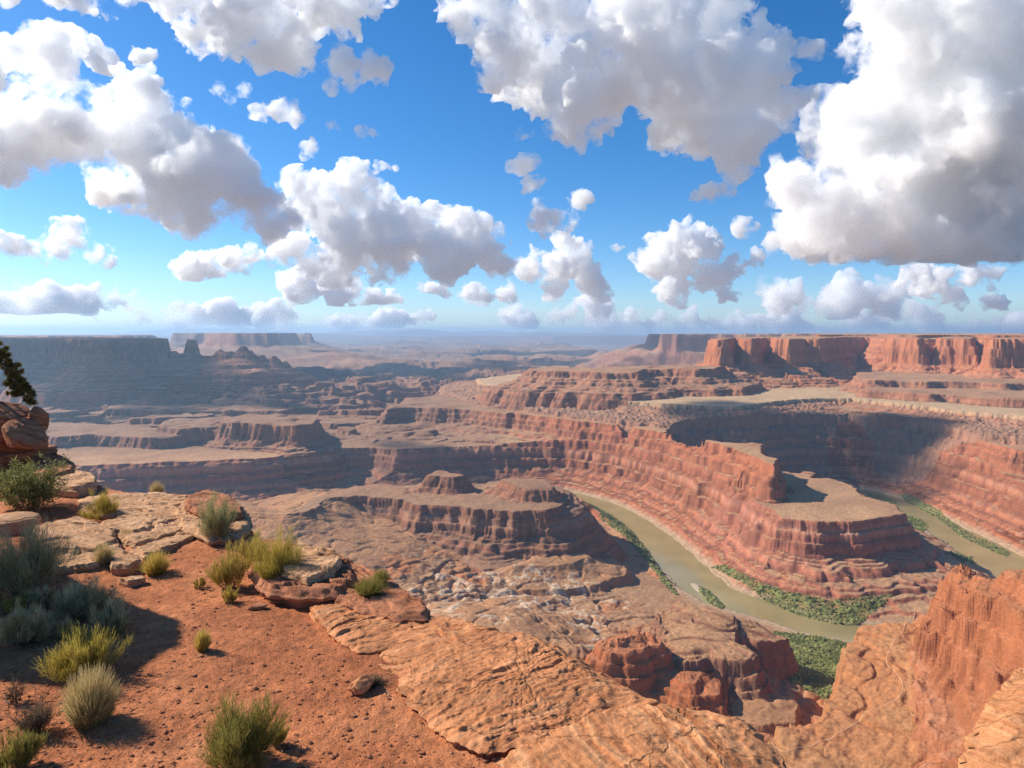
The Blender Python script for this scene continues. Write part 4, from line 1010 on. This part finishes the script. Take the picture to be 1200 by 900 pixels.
# pebbles
pr = np.random.default_rng(5)
num = 5200
ppx = pr.uniform(-40, 800, num); ppy = 560 + 360 * pr.uniform(0, 1, num) ** .8
py_ = F * 4 / (ppy - 390); px_ = (ppx - 600) / F * py_
ins = near_sdf(px_, py_, edge) > .12
px_, py_ = px_[ins], py_[ins]
num = len(px_)
sz = .006 + .022 * pr.random(num) ** 4
pv_ = I1V[None] * (sz[:, None, None] * pr.uniform(.7, 1.3, (num, len(I1V), 1))) * np.array([1.2, 1, .6]) + np.stack([px_, py_, soil(px_, py_) + sz * .2], -1)[:, None, :]
pf_ = (I1F[None] + (np.arange(num) * len(I1V))[:, None, None]).reshape(-1, 3)
tag(mesh_obj('pebbles', pv_.reshape(-1, 3), pf_, m_red, smooth=False), kind='stuff')
print('rocks', time.time() - T0)

# ------------------------------------------------------------------ desert shrubs
def blades(base, tip, bend, width, nseg, r, taper=.25):
    """ribbons from base to tip (n,3) bulging by bend; returns verts, faces, t"""
    n_ = len(base)
    t = np.linspace(0, 1, nseg + 1)
    p = base[:, None, :] + (tip - base)[:, None, :] * t[None, :, None] + bend[:, None, :] * (t * (1 - t) * 4)[None, :, None]
    ax = tip - base; ax /= np.linalg.norm(ax, axis=1)[:, None] + 1e-9
    sd_ = np.cross(ax, r.normal(size=(n_, 3))); sd_ /= np.linalg.norm(sd_, axis=1)[:, None] + 1e-9
    w = width[:, None] * (1 - (1 - taper) * t[None, :])
    a = p + sd_[:, None, :] * w[:, :, None]; b = p - sd_[:, None, :] * w[:, :, None]
    v = np.stack([a, b], 2).reshape(n_, -1, 3)
    k = 2 * (nseg + 1)
    f = []
    for s_ in range(nseg): f.append([2 * s_, 2 * s_ + 1, 2 * s_ + 3, 2 * s_ + 2])
    f = np.array(f)[None] + (np.arange(n_) * k)[:, None, None]
    return v.reshape(-1, 3), f.reshape(-1, 4), np.repeat(t, 2)[None].repeat(n_, 0).ravel()

m_wood = leaf_mat('grey brown twigs', 0.0, .9)
PAL = {'yg': ((.24, .17, .03), (.68, .50, .13)), 'bright': ((.26, .20, .03), (.72, .55, .12)), 'sage': ((.26, .20, .09), (.74, .60, .33)), 'dark': ((.10, .11, .03), (.36, .35, .12)), 'straw': ((.30, .21, .07), (.70, .54, .25)), 'gold': ((.36, .24, .04), (.74, .56, .14)), 'twig': ((.10, .065, .04), (.24, .17, .11)), 'olive': ((.11, .10, .02), (.42, .35, .09)), 'grey': ((.19, .18, .07), (.60, .54, .26))}
SHRUBS = []
def shrub(kind, label, cx, by, w, h, pal, seed, group, dens=1.0, name=None, cat='shrub', hz=0.0):
    r = np.random.default_rng(seed)
    g = G(cx, by, hz); k = g[1] / F
    base = np.array([g[0], g[1] + w * k * .25, (soil(np.float32(g[0]), np.float32(g[1])) if hz == 0 else GZ + hz) - .02])
    SHRUBS.append((base, w * k))
    W, Hh = w * k / 2 * 1.08, h * k * .96
    root = bpy.data.objects.new(name or 'desert_shrub', None); COL.objects.link(root); root.location = base
    tag(root, label, cat, group)
    c0, c1 = np.array(PAL[pal][0]), np.array(PAL[pal][1])
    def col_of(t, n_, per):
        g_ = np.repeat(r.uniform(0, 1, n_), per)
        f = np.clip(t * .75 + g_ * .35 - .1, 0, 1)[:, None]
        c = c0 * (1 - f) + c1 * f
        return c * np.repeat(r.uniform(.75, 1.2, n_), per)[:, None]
    if kind == 'tuft':                       # dome of fine grass blades
        n_ = int(900 * dens)
        a = r.uniform(0, 2 * np.pi, n_); e = np.sqrt(r.uniform(0, 1, n_)); up = np.sqrt(1 - (e * .96) ** 2)
        b = np.c_[np.cos(a) * e * W * .35, np.sin(a) * e * W * .35, np.zeros(n_)]
        L = r.uniform(.65, 1.08, n_)
        t_ = np.c_[np.cos(a) * e * W * L, np.sin(a) * e * W * L, up * Hh * L + .02]
        bend = np.c_[r.normal(0, .05, n_) * W, r.normal(0, .05, n_) * W, Hh * .10 * e]
        v, f, t = blades(b, t_, bend, r.uniform(.6, 1.4, n_) * max(.0028, .12 * k), 3, r)
        mesh_obj('grass_blades', v, f, m_leaf, root, color=col_of(t, n_, 8))
        n2 = 30
    else:
        nb = int({'broom': 46, 'sage': 60, 'leafy': 70, 'twiggy': 60}[kind] * dens)
        a = r.uniform(0, 2 * np.pi, nb); e = np.sqrt(r.uniform(0, 1, nb)); up = np.sqrt(np.maximum(0, 1 - (e * .93) ** 2))
        b = np.c_[np.cos(a) * e * W * .22, np.sin(a) * e * W * .22, np.zeros(nb)]
        lump = 1 + .16 * np.sin(a * 3 + seed) + .1 * r.normal(size=nb)
        L = r.uniform(.6, .95, nb) * lump
        en = np.c_[np.cos(a) * e * W * L, np.sin(a) * e * W * L, (up * .9 + .06) * Hh * L]
        bend = r.normal(0, .06, (nb, 3)) * W
        v1, f1, t1 = blades(b, en, bend, r.uniform(.7, 1.4, nb) * max(.004, .22 * k), 3, r)
        v2, f2, t2 = blades(b, en, bend, r.uniform(.7, 1.4, nb) * max(.004, .22 * k), 3, r)
        wc = np.array([.17, .12, .085]) * r.uniform(.6, 1.2, (len(v1) + len(v2), 1))
        mesh_obj('branches', np.concatenate([v1, v2]), np.concatenate([f1, f2 + len(v1)]), m_wood, root, color=wc)
        per = int({'broom': 84, 'sage': 84, 'leafy': 60, 'twiggy': 22}[kind])
        n_ = nb * per
        bi = np.repeat(np.arange(nb), per); s_ = r.uniform(.4, 1.0, n_)
        st = b[bi] + (en - b)[bi] * s_[:, None] + bend[bi] * (s_ * (1 - s_) * 4)[:, None] + r.normal(0, .05, (n_, 3)) * W
        out = (en - b)[bi]; out = out / (np.linalg.norm(out, axis=1)[:, None] + 1e-9)
        if kind == 'broom':
            d = out * .7 + np.array([0, 0, .7]) + r.normal(0, .38, (n_, 3)); ln = r.uniform(.09, .21, n_) * Hh; wd = r.uniform(.7, 1.3, n_) * max(.0024, .105 * k); sg = 2
        elif kind == 'sage':
            d = out * .8 + np.array([0, 0, .55]) + r.normal(0, .4, (n_, 3)); ln = r.uniform(.08, .20, n_) * Hh; wd = r.uniform(.7, 1.3, n_) * max(.003, .14 * k); sg = 2
        elif kind == 'leafy':
            d = out * .5 + r.normal(0, .8, (n_, 3)); ln = r.uniform(.05, .10, n_) * Hh; wd = r.uniform(.7, 1.4, n_) * max(.009, .40 * k); sg = 2
        else:
            d = out * .7 + r.normal(0, .6, (n_, 3)); ln = r.uniform(.12, .28, n_) * Hh; wd = r.uniform(.7, 1.3, n_) * max(.0026, .10 * k); sg = 2
        d /= np.linalg.norm(d, axis=1)[:, None]
        tp = st + d * ln[:, None]
        v, f, t = blades(st, tp, r.normal(0, .06, (n_, 3)) * ln[:, None], wd, sg, r, .45 if kind == 'leafy' else .3)
        v[:, 2] = np.maximum(v[:, 2], .005)
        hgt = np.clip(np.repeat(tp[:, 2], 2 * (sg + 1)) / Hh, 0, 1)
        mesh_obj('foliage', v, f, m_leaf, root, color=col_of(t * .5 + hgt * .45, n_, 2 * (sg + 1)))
        if pal == 'dark' and kind == 'leafy':
            nf = 260; q = r.integers(0, n_, nf)
            v, f, t = blades(tp[q], tp[q] + r.normal(0, .012, (nf, 3)) + [0, 0, .012], np.zeros((nf, 3)), np.full(nf, .012), 1, r, 1.0)
            mesh_obj('blossom', v, f, m_leaf, root, color=np.tile([.55, .50, .38], (len(v), 1)))
    return root
SG, YG, TF = 'sagebrush in the shade on the left', 'yellow green desert bushes on the rim', 'grass tufts on the rim'
shrub('leafy', 'dark green leafy bush with pale blossom below the cracked boulder', 16, 603, 100, 76, 'dark', 101, None, 1.2)
shrub('sage', 'big dark sagebrush at the left edge under the pale rounded rock', 14, 704, 100, 96, 'sage', 102, SG, 1.5, 'sagebrush')
shrub('broom', 'round yellow green bush behind the broad pale slab', 112, 612, 44, 38, 'bright', 103, YG, 1.0)
shrub('tuft', 'small straw tuft alone on the back edge of the rim', 181, 578, 21, 17, 'straw', 104, TF, .8, 'grass_tuft', 'grass tuft')
shrub('tuft', 'faint tan tuft on the rock steps right of the broad pale slab', 144, 634, 19, 17, 'straw', 105, TF, .7, 'grass_tuft', 'grass tuft')
shrub('tuft', 'upright clump of tan grass against the lower pale slab', 117, 666, 28, 30, 'straw', 106, TF, 1, 'grass_tuft', 'grass tuft')
shrub('tuft', 'round golden tuft with a short shadow above the big shadow edge', 178, 672, 38, 30, 'gold', 107, TF, 1.5, 'grass_tuft', 'grass tuft')
shrub('broom', 'tall grey green bush in front of the jutting red block', 248, 641, 52, 64, 'grey', 108, YG, 1.2)
shrub('broom', 'bright sprawling bush, right half of the pair before the red ledge', 320, 692, 72, 72, 'bright', 109, YG, 1.5)
shrub('broom', 'open yellow green bush, left half of the pair before the red ledge', 263, 690, 50, 54, 'yg', 110, YG, 1.0)
shrub('broom', 'low yellow green bush filling the gap behind the sprawling pair', 290, 672, 56, 50, 'yg', 111, YG, 1.0)
shrub('broom', 'small yellow sprig at the front foot of the sprawling pair', 265, 708, 22, 22, 'bright', 112, YG, .5)
shrub('broom', 'tiny yellow sprig left of the sprawling pair', 232, 686, 18, 17, 'yg', 113, YG, .4)
shrub('sage', 'wide grey sagebrush in the middle of the shaded cluster', 84, 730, 74, 50, 'sage', 114, SG, 1.3, 'sagebrush')
shrub('sage', 'grey sagebrush at the left edge of the shaded cluster', 18, 760, 62, 54, 'sage', 115, SG, 1.2, 'sagebrush')
shrub('sage', 'round grey sagebrush nearest the edge of the big shadow', 121, 750, 52, 48, 'sage', 116, SG, 1.2, 'sagebrush')
shrub('sage', 'small grey sagebrush low between the two round ones', 71, 748, 32, 27, 'sage', 117, SG, .8, 'sagebrush')
shrub('sage', 'small grey sagebrush at the back of the shaded cluster', 44, 712, 36, 30, 'sage', 118, SG, .8, 'sagebrush')
shrub('broom', 'small yellowish bush behind the left edge sagebrush', 12, 716, 34, 26, 'yg', 119, YG, .6)
shrub('broom', 'yellow green bush where the big shadow meets the sun, lower left', 80, 806, 98, 66, 'bright', 120, YG, 1.7)
shrub('tuft', 'tall straw coloured grass in front of the lower left bush', 94, 856, 72, 72, 'straw', 121, TF, 2.6, 'grass_tuft', 'grass tuft')
shrub('twiggy', 'dark bare twiggy bush left of the tall straw grass', 34, 864, 48, 44, 'twig', 122, None, 1.2)
shrub('broom', 'yellow green bush hugging the right side of the straw grass', 116, 846, 34, 40, 'bright', 123, YG, .8)
shrub('broom', 'shaded green bush cut by the lower left corner', 10, 912, 62, 56, 'olive', 124, YG, 1.0)
shrub('tuft', 'bright yellow tuft alone on the open red soil', 235, 767, 22, 27, 'gold', 125, TF, 1.0, 'grass_tuft', 'grass tuft')
shrub('broom', 'big dark green bush at the bottom edge', 272, 912, 104, 90, 'olive', 126, YG, 2.4)
shrub('broom', 'small yellow bush tucked behind the big dark green one', 322, 872, 28, 34, 'bright', 127, YG, .6)
shrub('tuft', 'small olive tuft at the top of the dark red ledge', 445, 684, 26, 16, 'olive', 128, TF, .8, 'grass_tuft', 'grass tuft', hz=.18)
shrub('tuft', 'flat olive tuft where the striped slab meets the dark red ledge', 430, 699, 50, 20, 'olive', 129, TF, 1.0, 'grass_tuft', 'grass tuft', hz=.16)
shrub('tuft', 'dark dry tuft beside the reddish loose stone', 436, 806, 30, 12, 'twig', 130, TF, .6, 'grass_tuft', 'grass tuft')
shrub('twiggy', 'leafless stalks standing in the shadow at the left edge', 15, 822, 24, 36, 'twig', 131, None, .25)

lt = np.random.default_rng(61)
lb, le = [], []
for bs, w_ in SHRUBS:
    m_ = int(14 + 46 * min(w_, 1.2))
    p = bs[None, :2] + lt.normal(0, .36 * w_ + .04, (m_, 2)) + [.05, -.05]
    a_ = lt.uniform(0, 6.28, m_); L_ = lt.uniform(.02, .11, m_)
    q = p + np.c_[np.cos(a_), np.sin(a_)] * L_[:, None]
    lb.append(np.c_[p, soil(p[:, 0], p[:, 1]) + .012]); le.append(np.c_[q, soil(q[:, 0], q[:, 1]) + lt.uniform(.01, .035, m_)])
lb, le = np.concatenate(lb), np.concatenate(le)
v, f, t = blades(lb, le, np.zeros_like(lb), lt.uniform(.0025, .006, len(lb)), 1, lt, .6)
tag(mesh_obj('litter', v, f, m_wood, color=np.array([.30, .22, .14]) * np.repeat(lt.uniform(.35, 1.3, len(lb)), 4)[:, None]), kind='stuff')

# juniper on top of the boulders
jr_ = np.random.default_rng(77)
jroot = bpy.data.objects.new('juniper_tree', None); COL.objects.link(jroot); jroot.location = B(-48, 474, 20.8)
tag(jroot, 'gnarled juniper leaning over the boulders at the left edge', 'tree')
jb = np.array(jroot.location)
def tube(pts, rads, nseg=8):
    pts = np.array(pts, float); v = []; f = []
    for k, (p, r_) in enumerate(zip(pts, rads)):
        d = pts[min(k + 1, len(pts) - 1)] - pts[max(k - 1, 0)]; d /= np.linalg.norm(d)
        a = np.cross(d, [0, 1, .2]); a /= np.linalg.norm(a); b = np.cross(d, a)
        for q in range(nseg):
            t = 2 * np.pi * q / nseg
            v.append(p + (a * math.cos(t) + b * math.sin(t)) * r_ * (1 + .15 * math.sin(3 * t + k)))
    for k in range(len(pts) - 1):
        for q in range(nseg): f.append((k * nseg + q, k * nseg + (q + 1) % nseg, (k + 1) * nseg + (q + 1) % nseg, (k + 1) * nseg + q))
    return np.array(v), np.array(f)
def rel(px, py, dy=0.0): return np.array(B(px, py, 20.8 + dy)) - jb
paths = [([(-48, 480), (-42, 455), (-30, 435), (-14, 424), (4, 428), (18, 444), (28, 460)], [.16, .13, .10, .07, .05, .03, .015]), ([(-42, 455), (-52, 430), (-50, 405)], [.09, .06, .02]), ([(-30, 435), (-20, 412), (-8, 402)], [.06, .04, .015])]
tv_, tf_ = [], []; off = 0
for pp, rs in paths:
    v, f = tube([rel(*q) for q in pp], rs); tv_.append(v); tf_.append(f + off); off += len(v)
vt = np.concatenate(tv_)
mesh_obj('trunk', vt, np.concatenate(tf_), m_wood, jroot, color=np.tile([.20, .15, .11], (len(vt), 1)))
lv, lf, lc = [], [], []; off = 0
for (px, py, rp) in [(-50, 405, 22), (-28, 410, 18), (-10, 410, 13), (2, 421, 10), (9, 430, 10), (15, 439, 10), (21, 447, 9), (27, 456, 9), (32, 465, 7), (20, 458, 8), (12, 450, 7), (36, 470, 4), (-2, 414, 8)]:
    for q in range(max(6, int(rp * 1.3))):
        cc = rel(px, py) + jr_.normal(size=3) * rp * .026 * .5
        m_ = 130
        d = jr_.normal(size=(m_, 3)) + [0, 0, .2]; d /= np.linalg.norm(d, axis=1)[:, None]
        st = cc + d * .015; tp = cc + d * jr_.uniform(.05, .13, (m_, 1))
        v, f, t = blades(st, tp, np.zeros((m_, 3)), np.full(m_, .010), 1, jr_, .5)
        lv.append(v); lf.append(f + off); off += len(v)
        g_ = jr_.uniform(.5, 1.2)
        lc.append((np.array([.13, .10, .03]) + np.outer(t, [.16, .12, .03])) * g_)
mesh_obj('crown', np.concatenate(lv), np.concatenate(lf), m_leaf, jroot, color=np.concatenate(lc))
print('done', time.time() - T0)
